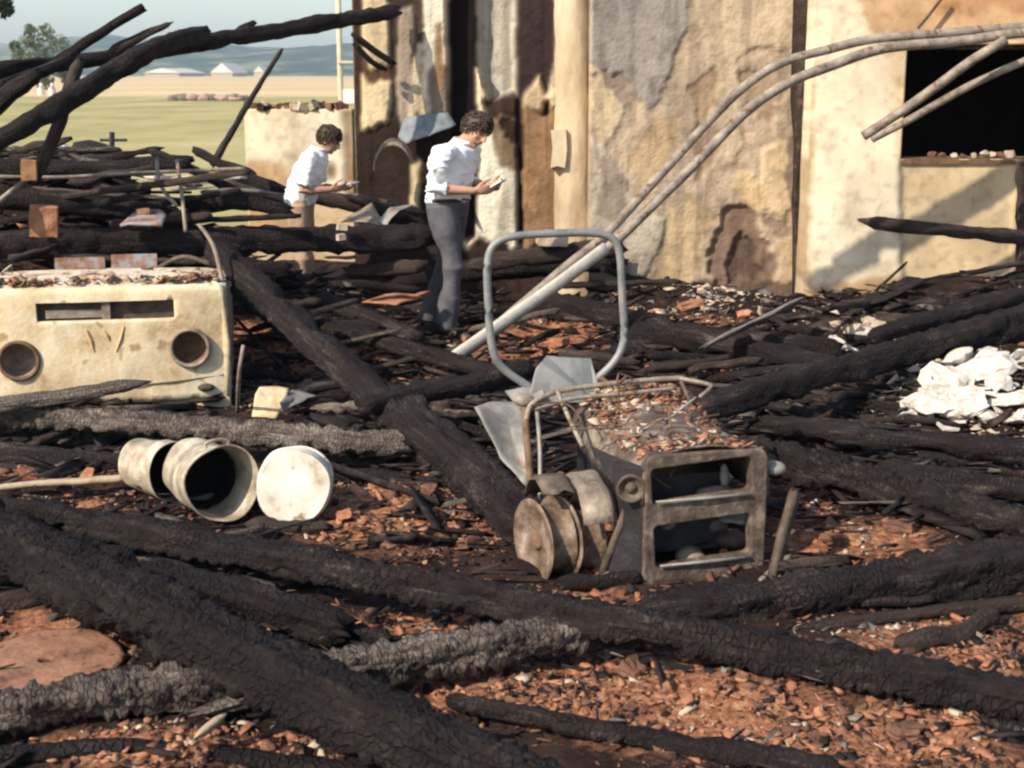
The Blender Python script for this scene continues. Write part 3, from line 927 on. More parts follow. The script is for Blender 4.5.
# -- right
timber('long beam with pale sunlit top edge rising to the right edge', [(690, 412, .28), (1060, 312, .54)], (26, 36), seed=28, crackd=.3)
timber('second beam resting above the long one at the right edge', [(872, 338, .52), (1060, 286, .66)], (16, 24), CHAR, seed=29)
timber('charred beam lying against the bright wall below the window', [(850, 322, 11.8), (1060, 268, 12.)], (16, 20), CHAR, seed=30)
timber('checked black log beside the tractor sloping down to the right edge', [(744, 450, .2), (1060, 540, .18)], (36, 48), CHAR, seed=31, crackd=1.2)
timber('dark flat timber below the white plaster lumps', [(760, 424, .16), (1060, 456, .2)], (24, 32), CHAR, seed=32, asp=.7)
timber('black beam half hidden behind the log at the right edge', [(880, 470, .16), (1060, 496, .2)], (24, 28), CHAR, seed=33)
timber('flat grey plank leaning in front of the corner post', [(706, 346, .28), (800, 300, .52)], (26, 22), WOOD_GREY, name='plank', cat='plank', group='scattered boards', asp=.22, seed=34, crackd=.1, roll=.5)
timber('blackened pointed beam end jutting across the bright wall', [(860, 220, 11.9), (884, 224, 11.9), (950, 231, 12.05), (1060, 241, 12.5)], (15, 15), CHAR_BROWN, seed=35, tip=(1, 0), crackd=.2)
timber('upright scorched post at the right edge under the window', [(1022, 290, 12.3), (1021, 168, 12.35)], (14, 12), CHAR_BROWN, name='post', cat='post', group='upright posts', seed=36)
timber('thin bare stick leaning on the bright wall', [(832, 334, .35), (870, 296, 11.9), (907, 262, 12.3)], (4, 3), CHAR_BROWN, name='stick', cat='stick', seed=37, crackd=0)
timber('short lath leaning low against the bright wall', [(826, 308, .5), (900, 300, 12.)], (7, 7), CHAR_BROWN, name='lath', cat='lath', seed=38, crackd=0)
timber('dark bar standing beside the tractor nose on its right', [(770, 586, .03), (781, 540, .22), (794, 492, .42)], (10, 12), RUST, name='iron_bar', cat='bar', group='iron bars', seed=39, crackd=.1)
timber('rusty lath lying at the lower right of the tractor nose', [(756, 586, .04), (790, 556, .1)], (9, 8), RUST_TAN, name='lath', cat='lath', seed=40, crackd=0)

wa, wb = P(812, 286, Y0), P(1018, 166, Y0)
ba, bb_ = wa + to_sun * 4.6, wb + to_sun * 2.6
be = ba + (bb_ - ba) * ((Y0 + .2 - ba.y) / (bb_.y - ba.y))  # unseen beam added above the frame to cast the diagonal wall shadow
tag(link('charred_beam', timber_mesh('charred_beam', [ba, be], (.13, .17), CHAR, seed=90, crackd=.2)), 'unseen roof beam added above the frame to shade the bright wall', 'beam', 'charred roof timbers')
# -- the leaning roof timbers at upper left
timber('long roof beam stretching from the left edge up to the house', [(-40, 74, 9.8), (130, 54, 11.), (396, 11, 13.2)], (17, 16), CHAR, seed=41, crackd=.2, bend=.012)
timber('thick roof beam sloping from the left edge up to meet the long one', [(-50, 172, 9.2), (150, 52, 10.4), (205, 34, 11.4)], (23, 17), CHAR, seed=42, crackd=.2)
timber('pole with blunt end rising highest above the long roof beam', [(40, 74, 10.3), (90, 40, 10.5), (143, 8, 10.7)], (12, 9), CHAR, seed=43, name='pole', cat='pole', group='roof poles', crackd=.1, rag=(1, 0))
timber('thin splintered pole end lying along the top of the roof beams', [(110, 54, 10.6), (140, 38, 10.7), (173, 22, 10.8)], (13, 5), CHAR_BROWN, seed=44, name='pole', cat='pole', group='roof poles', crackd=.1, tip=(0, 1))
timber('leaning prop under the crossing of the roof beams', [(80, 62, 10.1), (60, 120, 10.), (34, 182, 9.9)], (14, 13), CHAR_BROWN, seed=45, crackd=.1)
timber('thick stub at the left edge with bare wood on its broken end', [(-40, 138, 9.6), (0, 100, 9.7), (38, 74, 9.8)], (24, 16), CHAR, seed=46, crackd=.1)
timber('dark rafter at the left edge just below the long roof beam', [(-40, 100, 9.6), (20, 80, 9.9), (70, 60, 10.3)], (14, 12), CHAR, seed=47, name='charred_rafter', cat='rafter', crackd=.1)
timber('short broken knob standing up on the roof beam', [(176, 40, 11.3), (205, 29, 11.5)], (12, 9), CHAR, seed=48, name='beam_stub', cat='stub', crackd=.1)
timber('tiny snag sticking up from the roof beam near the sky', [(238, 31, 11.9), (256, 22, 12.)], (10, 7), CHAR, seed=49, name='beam_stub', cat='stub', crackd=.1)
timber('thin pole leaning against the end of the low white wall', [(212, 166, 13.6), (245, 108, 14.2), (282, 49, 14.8)], (8, 4), CHAR_BROWN, seed=50, name='pole', cat='pole', crackd=0)
timber('black timber end pointing up in front of the low wall', [(196, 150, 12.6), (222, 163, 12.4), (256, 176, 12.3)], (9, 11), CHAR, seed=51, crackd=.1)
timber('pair of dark laths slanting across the pale house corner, the upper one', [(352, 34, 13.0), (376, 52, 13.1), (394, 64, 13.2)], (6, 6), CHAR, seed=52, name='lath', cat='lath', crackd=0)
timber('pair of dark laths slanting across the pale house corner, the lower one', [(354, 44, 13.0), (372, 62, 13.1), (386, 70, 13.2)], (6, 5), CHAR, seed=53, name='lath', cat='lath', crackd=0)

# -- the pile behind the car
timber('heaviest black beam of the left pile, lying level above the cream car', [(-50, 244, 9.9), (432, 237, 11.0)], (30, 25), CHAR, seed=60, crackd=.3, bend=.01)
timber('thick black beam above the heaviest one at the left edge', [(-50, 192, 10.2), (165, 214, 10.6)], (26, 20), CHAR, seed=61, crackd=.3)
timber('black beam resting on the left pile under the leaning prop', [(-50, 165, 11.2), (70, 168, 11.2), (190, 165, 11.3)], (18, 16), CHAR, seed=62)
timber('black timber with raised tip at the top of the left pile', [(70, 164, 11.8), (110, 158, 11.8), (163, 148, 11.8)], (12, 7), CHAR, seed=63, tip=(0, 1))
timber('black timber along the top of the left pile beside the meadow', [(120, 164, 12.), (160, 160, 12.), (194, 159, 12.1)], (12, 9), CHAR, seed=64)
timber('pale whitewashed board lying on the left pile', [(148, 178, 11.0), (196, 178, 11.), (244, 177, 11.)], (11, 11), WHITE_LUMP, seed=65, name='board', cat='board', group='scattered boards', asp=.4, crackd=0, rag=(0, 0), roll=0)
timber('grey plank lying on the left pile below the pale board', [(200, 192, 10.9), (240, 190, 11.), (282, 194, 11.1)], (9, 7), WOOD_GREY, seed=66, name='board', cat='board', group='scattered boards', asp=.4, crackd=0)
timber('brown plank lying under the pale board on the left pile', [(172, 190, 10.8), (215, 187, 10.9)], (8, 6), RUST_TAN, seed=67, name='board', cat='board', group='scattered boards', asp=.4, crackd=0)
timber('dark beam between the pale board and the heaviest beam', [(180, 203, 10.7), (240, 203, 10.8), (290, 210, 10.9)], (16, 14), CHAR, seed=68)
timber('dark rafter sloping behind the man with the notepad', [(225, 188, 13.3), (330, 200, 13.4), (420, 214, 13.4)], (18, 14), CHAR_BROWN, seed=69, name='charred_rafter', cat='rafter')
timber('dark short beam lying on the right of the left pile', [(230, 172, 12.0), (284, 190, 11.9)], (13, 12), CHAR, seed=70)
timber('short upright strut behind the car windscreen frame', [(98, 285, 9.9), (101, 255, 9.9)], (9, 9), CHAR, seed=71, name='strut', cat='strut')
timber('dark beam lying level under the heaviest beam beside the car', [(232, 266, 10.2), (288, 268, 10.3)], (18, 16), CHAR, seed=72)

RAFT = [(0, 206, 250, 172, 10.3), (30, 150, 200, 186, 11.6), (50, 190, 270, 206, 10.6), (150, 150, 250, 196, 11.4), (170, 214, 278, 200, 11.2), (10, 172, 120, 150, 11.9), (236, 190, 286, 204, 12.6), (352, 196, 425, 212, 13.2), (90, 216, 240, 190, 10.7),
        (-20, 226, 140, 196, 10.0), (160, 222, 300, 216, 10.5), (230, 290, 310, 350, 9.7), (250, 330, 360, 300, 10.2), (262, 366, 400, 330, 9.8), (330, 380, 470, 344, 9.6), (250, 400, 370, 380, 8.7),
        (352, 284, 420, 290, 10.4), (236, 318, 300, 392, 9.2), (380, 438, 500, 410, 8.3), (470, 330, 560, 310, 10.6), (640, 372, 760, 352, 9.6),
        (700, 386, 800, 366, 9.3), (800, 372, 940, 330, 10.0), (860, 400, 1030, 372, 9.0), (780, 446, 930, 414, 8.3), (840, 452, 1030, 470, 8.0), (900, 436, 1030, 420, 8.6), (880, 312, 1030, 262, 11.6), (930, 330, 1040, 300, 10.9), (840, 344, 960, 322, 10.8),
        (560, 286, 680, 300, 11.6), (600, 352, 720, 372, 9.9), (20, 440, 160, 430, 7.9), (-20, 470, 110, 446, 7.6), (270, 452, 400, 466, 7.6), (60, 256, 200, 262, 9.8), (345, 196, 430, 226, 12.3), (440, 420, 520, 470, 7.6)]
RFT = []
for i, (xa_, ya_, xb_, yb_, d) in enumerate(RAFT):
    A = P(xa_, ya_, d + random.uniform(-.15, .15)); B = P(xb_, yb_, d + random.uniform(-.15, .35))
    for q in (A, B):
        q.z = max(q.z, gz(q.x, q.y) + .04)
    w = random.uniform(.045, .085)
    RFT.append((link('charred_rafter', timber_mesh('charred_rafter', [A, B], (w, w * random.uniform(.7, 1)), random.choice([CHAR, CHAR, CHAR_BROWN, CHAR_ASH]), crackd=.4, asp=random.choice([.5, .8, 1]), tip=(0, random.random() < .35))), (xa_ + xb_) / 2, (ya_ + yb_) / 2))
STICKS = [(20, 150, 70, 140, 11.5), (255, 320, 320, 300, 10.6), (300, 372, 360, 350, 10.), (240, 372, 300, 380, 9.4),
          (520, 345, 560, 330, 10.), (560, 352, 640, 362, 9.6), (640, 300, 700, 316, 12.), (790, 330, 840, 312, 11.8),
          (820, 420, 900, 408, 8.6), (870, 440, 960, 425, 8.2), (900, 520, 980, 500, 7.), (690, 372, 760, 360, 9.3), (420, 430, 480, 420, 8.),
          (330, 500, 400, 486, 7.3), (250, 570, 330, 556, 6.2), (560, 620, 640, 636, 5.5), (860, 650, 930, 664, 5.2), (120, 620, 200, 640, 5.6),
          (80, 700, 150, 668, 5.), (700, 760, 780, 742, 4.6), (900, 720, 990, 700, 4.8), (480, 660, 540, 672, 5.2), (10, 606, 90, 596, 6.0),
          (280, 400, 350, 392, 8.8), (930, 330, 1000, 312, 10.4), (70, 180, 160, 168, 11.), (110, 226, 210, 216, 10.4), (10, 258, 60, 246, 9.5),
          (600, 270, 670, 292, 12.2), (980, 560, 1030, 540, 6.6)]
STK = []
for i, (xa_, ya_, xb_, yb_, d) in enumerate(STICKS):
    A = P(xa_, ya_, d); B = P(xb_, yb_, d + random.uniform(-.2, .4))
    for q in (A, B):
        q.z = max(q.z, gz(q.x, q.y) + .03)
    w = random.uniform(.04, .09)
    o = link('charred_stick', timber_mesh('charred_stick', [A, B], (w, w * random.uniform(.5, 1)), random.choice([CHAR, CHAR, CHAR_BROWN]), crackd=.3, bend=.06))
    STK.append((o, (xa_ + xb_) / 2, (ya_ + yb_) / 2))

# ------------------------------------------------------------------ bent pipes
def pipe(name, label, cat, pts, wpx, m, group=None, n=10, flat=1.0):
    wp = smooth_path([at(*p) for p in pts], 8)
    rr = [wpx * .5 * mpp(p) * (1 + .06 * noise.noise(p * 3)) for p in wp]
    wp = [p + Vector((noise.noise(p * 1.7), noise.noise(p * 1.7 + Vector((9, 0, 0))), noise.noise(p * 1.7 + Vector((0, 9, 0))))) * .008 for p in wp]
    b = MB(); b.tube(wp, rr, n, sx=flat)
    return tag(b.build(name, m, None, True), label, cat, group)


def dep(px):   # distance of the long pipes along their run
    return float(np.interp(px, [440, 620, 760, 860, 1080, 1150], [9.7, 10.2, 10.7, 10.9, 11.2, 12.5]))


up = [(498, 325), (560, 272), (598, 241), (625, 214), (664, 170), (713, 117), (748, 84), (783, 62), (828, 49), (868, 40), (918, 35), (1024, 27), (1080, 24), (1150, 30)]
dn = [(452, 362), (530, 306), (580, 269), (618, 239), (668, 190), (708, 150), (748, 110), (788, 83), (830, 66), (866, 53), (901, 46), (968, 40), (1024, 33), (1080, 32), (1150, 40)]
pipe('bent_pipe', 'upper of the two long steel pipes curving up across the house wall', 'pipe', [(x, y, dep(x) + .06) for x, y in up], 9.5, METAL_TUBE, 'long bent pipes')
pipe('bent_pipe', 'lower of the two long steel pipes curving up across the house wall', 'pipe', [(x, y, dep(x)) for x, y in dn], 10.5, METAL_TUBE, 'long bent pipes')
pipe('steel_bar', 'pale flat steel bar lying along the foot of the bent pipes', 'bar', [(447, 361, 9.55), (530, 304, 9.8), (606, 248, 10.05)], 13, METAL_PALE, 'iron bars', flat=.5)
pipe('broken_pole', 'upper of two pale broken poles in front of the window hole', 'pole', [(864, 136, 11.0), (901, 112, 11.0), (935, 87, 11.), (968, 63, 11.), (1006, 40, 11.)], 10, METAL_TUBE, 'poles at the window')
pipe('broken_pole', 'lower of two pale broken poles in front of the window hole', 'pole', [(872, 139, 11.2), (908, 120, 11.2), (941, 101, 11.2), (981, 80, 11.2), (1040, 54, 11.15), (1072, 36, 11.15)], 8, METAL_TUBE, 'poles at the window')
pipe('wire', 'thin dark wire hanging on the wall above the pipes', 'wire', [(918, 28, 12.5), (928, 16, 12.5), (945, -6, 12.5)], 3, RUST)
pipe('thin_pipe', 'long thin grey pipe lying across the top of the left pile', 'pipe', [(-20, 177, 10.2), (60, 178, 10.4), (120, 174, 10.6), (190, 171, 10.9), (246, 168, 11.)], 4, METAL_TUBE)
pipe('thin_pipe', 'short grey pipe sloping at the left edge of the pile', 'pipe', [(-10, 208, 9.7), (26, 180, 9.9)], 5, METAL_TUBE)
pipe('thin_rod', 'upright thin grey rod in the left pile', 'rod', [(185, 232, 10.2), (181, 190, 10.4), (178, 160, 10.6)], 4, METAL_TUBE)
pipe('thin_rod', 'bent grey rod sloping beside the upright one in the left pile', 'rod', [(158, 158, 10.5), (160, 184, 10.4), (176, 206, 10.3)], 4, METAL_TUBE)
pipe('thin_rod', 'thin iron rod standing beside the right corner of the car', 'rod', [(238, 412, .15), (240, 372, .45), (244, 345, .6)], 4, RUST_TAN)
pipe('wire', 'thin dark wire lying on the rubble near the white bucket end', 'wire', [(232, 545, .08), (275, 530, .08), (318, 518, .1)], 3, BURNT_METAL)

b = MB()
b.tube([P(112, 168, 13.2), P(112, 132, 13.2)], .025, 8); b.tube([P(100, 140, 13.2), P(127, 140, 13.2)], .014, 8)
tag(b.build('iron_cross_bar', BURNT_METAL), 'small dark post with a cross arm against the meadow', 'post')

# ------------------------------------------------------------------ cream car
car = empty('burnt_car', (0, 0, 0))
tag(car, 'burnt out cream car front with two empty headlight holes', 'car')
cl = P(-28, 345, 8.45); cr = P(229, 345, 8.72)
ang = math.atan2(cr.y - cl.y, cr.x - cl.x)
car.location = ((cl.x + cr.x) / 2, (cl.y + cr.y) / 2, 0)
car.rotation_euler = (0, 0, ang)
CW = (Vector((cr.x - cl.x, cr.y - cl.y, 0))).length
inv = (Matrix.Translation(car.location) @ Matrix.Rotation(ang, 4, 'Z')).inverted()


def carp(px, py):
    """point of the car's front plane seen at a pixel, in the car's own frame"""
    d = inv.to_3x3() @ ray(px, py)
    o = inv @ Vector((0, 0, CAM_H))
    t = -o.y / d.y
    return o + d * t


def bevel_obj(o, w, seg=3):
    md = o.modifiers.new('b', 'BEVEL'); md.width = w; md.segments = seg; md.limit_method = 'ANGLE'
    return o


def apply_mods(o):
    dg = bpy.context.evaluated_depsgraph_get()
    dg.update()
    me = bpy.data.meshes.new_from_object(o.evaluated_get(dg))
    old = o.data
    o.modifiers.clear()
    o.data = me
    me.name = old.name
    bpy.data.meshes.remove(old)
    return o


def cut(o, cutters):
    for k in cutters:
        md = o.modifiers.new('c', 'BOOLEAN'); md.operation = 'DIFFERENCE'; md.solver = 'EXACT'; md.object = k
    apply_mods(o)
    for k in cutters:
        m_ = k.data
        bpy.data.objects.remove(k); bpy.data.meshes.remove(m_)
    return o


def temp(b, name='t'):
    return b.build(name, CREAM_PAINT, None)


pz0, pz1 = carp(100, 404).z, carp(100, 287).z
hl = [carp(19, 361), carp(190, 348)]
s0, s1 = carp(36, 313), carp(174, 309)
front = MB()
nx_, nz_ = 36, 16
vs, fs = [], []
for i in range(nz_ + 1):
    v = i / nz_
    for j in range(nx_ + 1):
        u = j / nx_ * 2 - 1
        bul = .05 * (u ** 4) + .05 * max(0, v - .78) ** 2 * 20 * .3 + .010 * noise.noise((u * 3, v * 2.5, 2)) + .006 * noise.noise((u * 9, v * 4, 6)) + .03 * max(0, .2 - v)
        vs.append((u * CW / 2, bul, pz0 + (pz1 - pz0) * v))
for i in range(nz_):
    for j in range(nx_):
        a = i * (nx_ + 1) + j
        fs.append((a, a + 1, a + nx_ + 2, a + nx_ + 1))
front.add(vs, fs)
fo = front.build('front_panel', CREAM_PAINT, None, True)
md = fo.modifiers.new('s', 'SOLIDIFY'); md.thickness = .03; md.offset = -1
apply_mods(fo)
RH = 17.5 * mpp(P(190, 348, 8.7))
cuts = []
for h in hl:
    k = MB(); k.lathe([(RH, -.3), (RH, .3)], 40, Matrix.Translation((h.x, 0, h.z)) @ Matrix.Rotation(R(90), 4, 'X'))
    k.f.append(tuple(range(40))[::-1]); k.m.append(0); k.f.append(tuple(range(40, 80))); k.m.append(0)
    ko = temp(k); recalc(ko.data); cuts.append(ko)
k = MB(); k.box(((s0.x + s1.x) / 2, 0, (s0.z + s1.z) / 2), (s1.x - s0.x, .5, .115), Matrix.Rotation(math.atan2(s1.z - s0.z, s1.x - s0.x), 3, 'Y').inverted())
cuts.append(temp(k))
recalc(fo.data)
cut(fo, cuts)
fo.parent = car
for h in hl:
    Mh = Matrix.Translation((h.x, .012, h.z)) @ Matrix.Rotation(R(-90), 4, 'X')
    q = MB(); q.lathe([(RH * 1.02, 0), (RH * .98, .03), (RH * .88, .07), (RH * .6, .12), (RH * .28, .145), (.004, .15)], 32, Mh)
    bowl = q.build('headlight_bowl', RUST_TAN if h is hl[0] else RUST_ORANGE, car, True)
    q = MB()
    q.lathe([(RH * (1.05 + .13 * math.cos(t)), -.012 + .016 * math.sin(t)) for t in np.linspace(0, 2 * math.pi, 9)[:-1]], 40, Mh, closed=True)
    q.build('headlight_rim', RUST_ORANGE if h is hl[0] else RUST_TAN, bowl, True)
q = MB(); q.box(((s0.x + s1.x) / 2, .075, (s0.z + s1.z) / 2), (s1.x - s0.x + .02, .015, .15)); gb = q.build('grille_recess', RUST, car)
q = MB(); q.box(((s0.x + s1.x) / 2, .035, (s0.z + s1.z) / 2), (.05, .03, .12)); q.build('grille_bar', RUST_TAN, gb)
q = MB(); q.box(((s0.x * .72 + s1.x * .28), .05, (s0.z + s1.z) / 2 - .02), ((s1.x - s0.x) * .44, .02, .05)); q.build('grille_bar', RUST_TAN, gb)
# rust scar of a lost badge: two slanting strokes meeting
for (p0, p1) in (((86, 330), (94, 352)), ((124, 326), (116, 352)), ((103, 331), (109, 340))):
    a_, b_ = carp(*p0), carp(*p1)
    q = MB(); q.tube([(a_.x, -.001, a_.z), ((a_.x + b_.x) / 2 + .004, .0, (a_.z + b_.z) / 2), (b_.x, -.001, b_.z)], [.006, .012, .005], 6)
    q.build('badge_scar', mat('badge_rust', [(.3, c(.50, .34, .17)), (.7, c(.62, .46, .26))], 20), car)
# scuttle / bonnet shelf behind the panel
q = MB()
vs, fs = [], []
for i in range(9):
    v = i / 8
    for j in range(31):
        u = j / 30 * 2 - 1
        vs.append((u * CW / 2 * .99, .05 * u ** 4 + .02 + .34 * v, pz1 - .006 + .03 * math.sin(min(1, v * 2) * 1.57) * (1 - u ** 6) + .012 * noise.noise((u * 6, v * 4, 4)) + .04 * v))
for i in range(8):
    for j in range(30):
        a = i * 31 + j
        fs.append((a, a + 1, a + 32, a + 31))
q.add(vs, fs)
SHELF = mat('scaled_cream_paint', [(0.33, c(.17, .09, .05)), (0.45, c(.42, .30, .19)), (0.55, c(.62, .53, .40)), (0.68, c(.34, .34, .33))], 7, .75, .6, 30, detail=9)
q.build('bonnet', SHELF, car, True)
# sides
for sx in (-1, 1):
    q = MB(); q.box((sx * (CW / 2 - .012), .78, (pz0 + pz1) / 2 - .01), (.022, 1.44, pz1 - pz0 - .06))
    o = q.build('side_panel', RUST_TAN if sx > 0 else CREAM_PAINT, car); bevel_obj(o, .008)
# wing edge bead at the right corner
q = MB(); q.tube([(CW / 2 - .02, .045, pz0 + .02), (CW / 2 - .016, .048, (pz0 + pz1) / 2), (CW / 2 - .03, .05, pz1 - .03), (CW / 2 - .09, .06, pz1 + .012)], [.022, .024, .022, .012], 10)
q.build('wing_edge', CREAM_PAINT, car, True)
# lower valance with the indicator hole
va, vb = carp(150, 400), carp(229, 396)
q = MB(); q.box(((va.x + vb.x) / 2 + .01, .06, (va.z + vb.z) / 2 - .06), (vb.x - va.x, .04, .13), Matrix.Rotation(.04, 3, 'Y').inverted())
o = q.build('valance', CREAM_PAINT, car); bevel_obj(o, .014)
ih = carp(206, 388)
q = MB(); q.ball((ih.x, .02, ih.z), (.055, .03, .026)); q.build('indicator', RUST, car, True)
sa, sb_ = carp(128, 386), carp(227, 376)
q = MB(); q.tube([(sa.x, -.004, sa.z), ((sa.x + sb_.x) / 2, .004, (sa.z + sb_.z) / 2 - .004), (sb_.x - .01, .045, sb_.z)], .0045, 6); q.build('panel_seam', RUST, car, True)
bb = carp(120, 405)
q = MB(); q.box((bb.x - .3, .09, bb.z - .1), (CW * .72, .05, .2)); q.build('front_apron', RUST, car)
# windscreen frame: two dash panels, a curled pillar and a rail
for (xl, xr, yt, yb, dy) in ((47, 95, 257, 288, .52), (103, 147, 254, 286, .54)):
    a_, b_ = carp(xl, yb), carp(xr, yt)
    s_ = 1.06
    q = MB(); q.box(((a_.x + b_.x) / 2 * s_, dy, (a_.z + b_.z) / 2 - .075), ((b_.x - a_.x) * s_, .03, (b_.z - a_.z) * 1.1), Matrix.Rotation(-.3, 3, 'X'))
    q.build('dash_panel', BLUE_PANEL, car)
a_, b_, c3 = carp(200, 226), carp(212, 248), carp(222, 284)
q = MB(); q.tube(smooth_path([(a_.x - .02, .3, a_.z - .02), (b_.x, .22, b_.z - .01), (c3.x, .1, c3.z), (c3.x + .005, .06, c3.z - .12)], 6), [.012 + .006 * t for t in np.linspace(0, 1, 19)], 8)
q.build('windscreen_pillar', RUST_TAN, car, True)
a_, b_ = carp(150, 276), carp(208, 268)
q = MB(); q.tube(smooth_path([(a_.x, .4, a_.z - .02), ((a_.x + b_.x) / 2, .42, b_.z + .02), (b_.x, .36, b_.z - .02)], 6), .016, 8)
q.build('steering_rod', RUST, car, True)
q = MB(); q.box((0, .95, .1), (CW * .9, 1.3, .04)); q.build('floor_pan', RUST, car)
q = MB(); q.box((0, .6, (pz0 + pz1) / 2 - .03), (CW - .1, .03, pz1 - pz0 - .05)); q.build('bulkhead', BURNT_METAL, car)

# ------------------------------------------------------------------ buckets
def bucket(label, mouth, axis, r, L_, m, open_=True, handle=True, ribs=(.3, .55), taper=.16):
    """mouth centre, axis pointing out of the mouth"""
    t = empty('bucket', mouth - Vector((0, 0, r)))
    t.rotation_euler = (0, 0, 0)
    z = Vector(axis).normalized()
    x = Vector((0, 0, 1)).cross(z).normalized(); y = z.cross(x)
    M = Matrix((x, y, z)).transposed().to_4x4(); M.translation = Vector((0, 0, r))
    pr = [(r * 1.035, .0), (r * 1.04, -.012), (r, -.02)]
    for k in np.linspace(.03, .97, 36):
        rr = r * (1 - taper * k)
        for rb in ribs:
            rr += .008 * math.exp(-((k - rb) / .016) ** 2)
        pr.append((rr * (1 + .012 * math.sin(k * 9)), -L_ * k))
    pr += [(r * (1 - taper), -L_)]
    inn = [(r * .82, -L_ + .012), (r * .99, -.02), (r * 1.0, .0)]
    b = MB()
    b.lathe(pr, 40, M); o = len(b.v)
    body = b
    b.lathe([(r * (1 - taper), -L_), (r * .3, -L_ + .004), (.001, -L_ + .004)], 40, M)
    b.lathe([(.001, -L_ + .016), (r * (.98 - taper), -L_ + .016)] + [(r * (.98 - taper) + (r * (taper + .01)) * q, -L_ * (1 - q) - .02 * q) for q in np.linspace(.05, 1, 10)] + [(r * 1.0, 0), (r * 1.035, 0)], 40, M)
    for i, v in enumerate(b.v):
        v = Vector(v); k = noise.noise(v * 4 + Vector((mouth.x * 3, 0, 0)))
        b.v[i] = tuple(v * (1 + .0) + (M.to_3x3() @ Vector((noise.noise(v * 5 + mouth), noise.noise(v * 5 - mouth), 0))) * .022 + Vector((0, 0, .014 * k)))
    for fi in range(len(b.f)):
        pass
    b.build('body', m, t, True)
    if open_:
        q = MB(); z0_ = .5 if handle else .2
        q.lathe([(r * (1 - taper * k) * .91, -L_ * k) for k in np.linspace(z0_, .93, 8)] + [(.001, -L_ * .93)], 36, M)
        q.build('shade_lining', SOOT_SHADE, t, True)  # dark lining puts the shade deep in the bucket into colour
    if handle:
        q = MB()
        e = M @ Vector((0, r * 1.02, -.03))
        q.tube(smooth_path([M @ Vector((-.055, r * 1.0, -.03)), M @ Vector((-.05, r * 1.13, -.03)), M @ Vector((0, r * 1.19, -.03)), M @ Vector((.05, r * 1.13, -.03)), M @ Vector((.055, r * 1.0, -.03))], 5), .009, 8)
        q.build('handle', ENAMEL_DIRTY, t, True)
    return tag(t, label, 'bucket', 'scorched enamel buckets')


m1 = P(222, 484, 6.28)
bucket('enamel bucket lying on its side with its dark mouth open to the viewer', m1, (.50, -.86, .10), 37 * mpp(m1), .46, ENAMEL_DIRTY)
m2 = P(291, 488, 6.3)
# this one shows its round bottom
rb = 36 * mpp(m2)
ax = (m2 - Vector((0, 0, CAM_H))).normalized() + Vector((.10, 0, .10)); ax.normalize()
bucket('bucket lying with its round white bottom turned to the viewer', m2 + ax * .3, ax, rb * 1.06, .3, ENAMEL, open_=False, handle=False, ribs=(.8,), taper=.06)
m3 = P(176, 472, 6.75)
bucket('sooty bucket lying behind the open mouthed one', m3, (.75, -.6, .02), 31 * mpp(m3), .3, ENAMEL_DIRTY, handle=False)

# curved pale metal tray behind the checked beam
def bent_sheet(name, label, cat, poly, Ys, m, curl=.06, thick=.004, group=None):
    """sheet whose outline follows points (px, py, distance); buckled, with thickness"""
    pts = [P(x, y, d) for (x, y, d) in poly]
    cen = sum(pts, Vector()) / len(pts)
    bm = bmesh.new()
    vv = [bm.verts.new(p) for p in pts]
    cv = bm.verts.new(cen)
    for i in range(len(vv)):
        bm.faces.new((vv[i], vv[(i + 1) % len(vv)], cv))
    bmesh.ops.subdivide_edges(bm, edges=bm.edges[:], cuts=4, use_grid_fill=True)
    bmesh.ops.recalc_face_normals(bm, faces=bm.faces)
    bm.normal_update()
    ext = max((p - cen).length for p in pts)
    for v in bm.verts:
        q = (v.co - cen) / ext
        v.co += v.normal * (curl * ext * ((q.length ** 2) - .4)) + v.normal * .05 * ext * noise.noise(q * 3 + cen)
    me = bpy.data.meshes.new(name); bm.to_mesh(me); bm.free()
    me.materials.append(m)
    me.polygons.foreach_set('use_smooth', [True] * len(me.polygons))
    o = link(name, me)
    md = o.modifiers.new('s', 'SOLIDIFY'); md.thickness = thick
    apply_mods(o)
    return tag(o, label, cat, group)


SH = 'bent sheet metal scraps'
bent_sheet('bent_sheet', 'pale curled metal tray standing behind the checked beam', 'tray', [(252, 416, 8.0), (255, 395, 8.1), (260, 386, 8.2), (289, 387, 8.2), (286, 402, 8.1), (276, 418, 8.0)], 8, CREAM_PAINT, .12, group=SH)
bent_sheet('bent_sheet', 'grey bent flap lying on the right of the pale tray', 'sheet', [(280, 402, 8.0), (292, 390, 8.3), (318, 394, 8.3), (300, 404, 8.1), (282, 412, 8.0)], 8, METAL_GREY, .1, group=SH)
bent_sheet('bent_sheet', 'fan shaped grey metal sheet leaning left of the tractor', 'sheet', [(474, 408, 6.5), (486, 403, 6.7), (518, 401, 6.8), (527, 410, 6.7), (528, 450, 6.4), (528, 486, 6.25), (500, 458, 6.35)], 6, METAL_GREY, .08, group=SH)
bent_sheet('bent_sheet', 'blue grey bent roofing sheet hanging beside the head of the man in dark trousers', 'sheet', [(398, 136, 13.28), (404, 118, 13.33), (448, 112, 13.34), (456, 124, 13.3), (430, 136, 13.2), (404, 144, 13.2)], 13, mat('blue_grey_sheet', [(.3, c(.09, .12, .15)), (.7, c(.26, .28, .28))], 6, .6), .1, group=SH)
bent_sheet('bent_sheet', 'tan scrap of sheet lying in the pile between the two men', 'sheet', [(340, 222, 12.0), (358, 212, 12.2), (372, 202, 12.3), (378, 214, 12.1), (384, 224, 11.9)], 12, RUST_TAN, .1, group=SH)
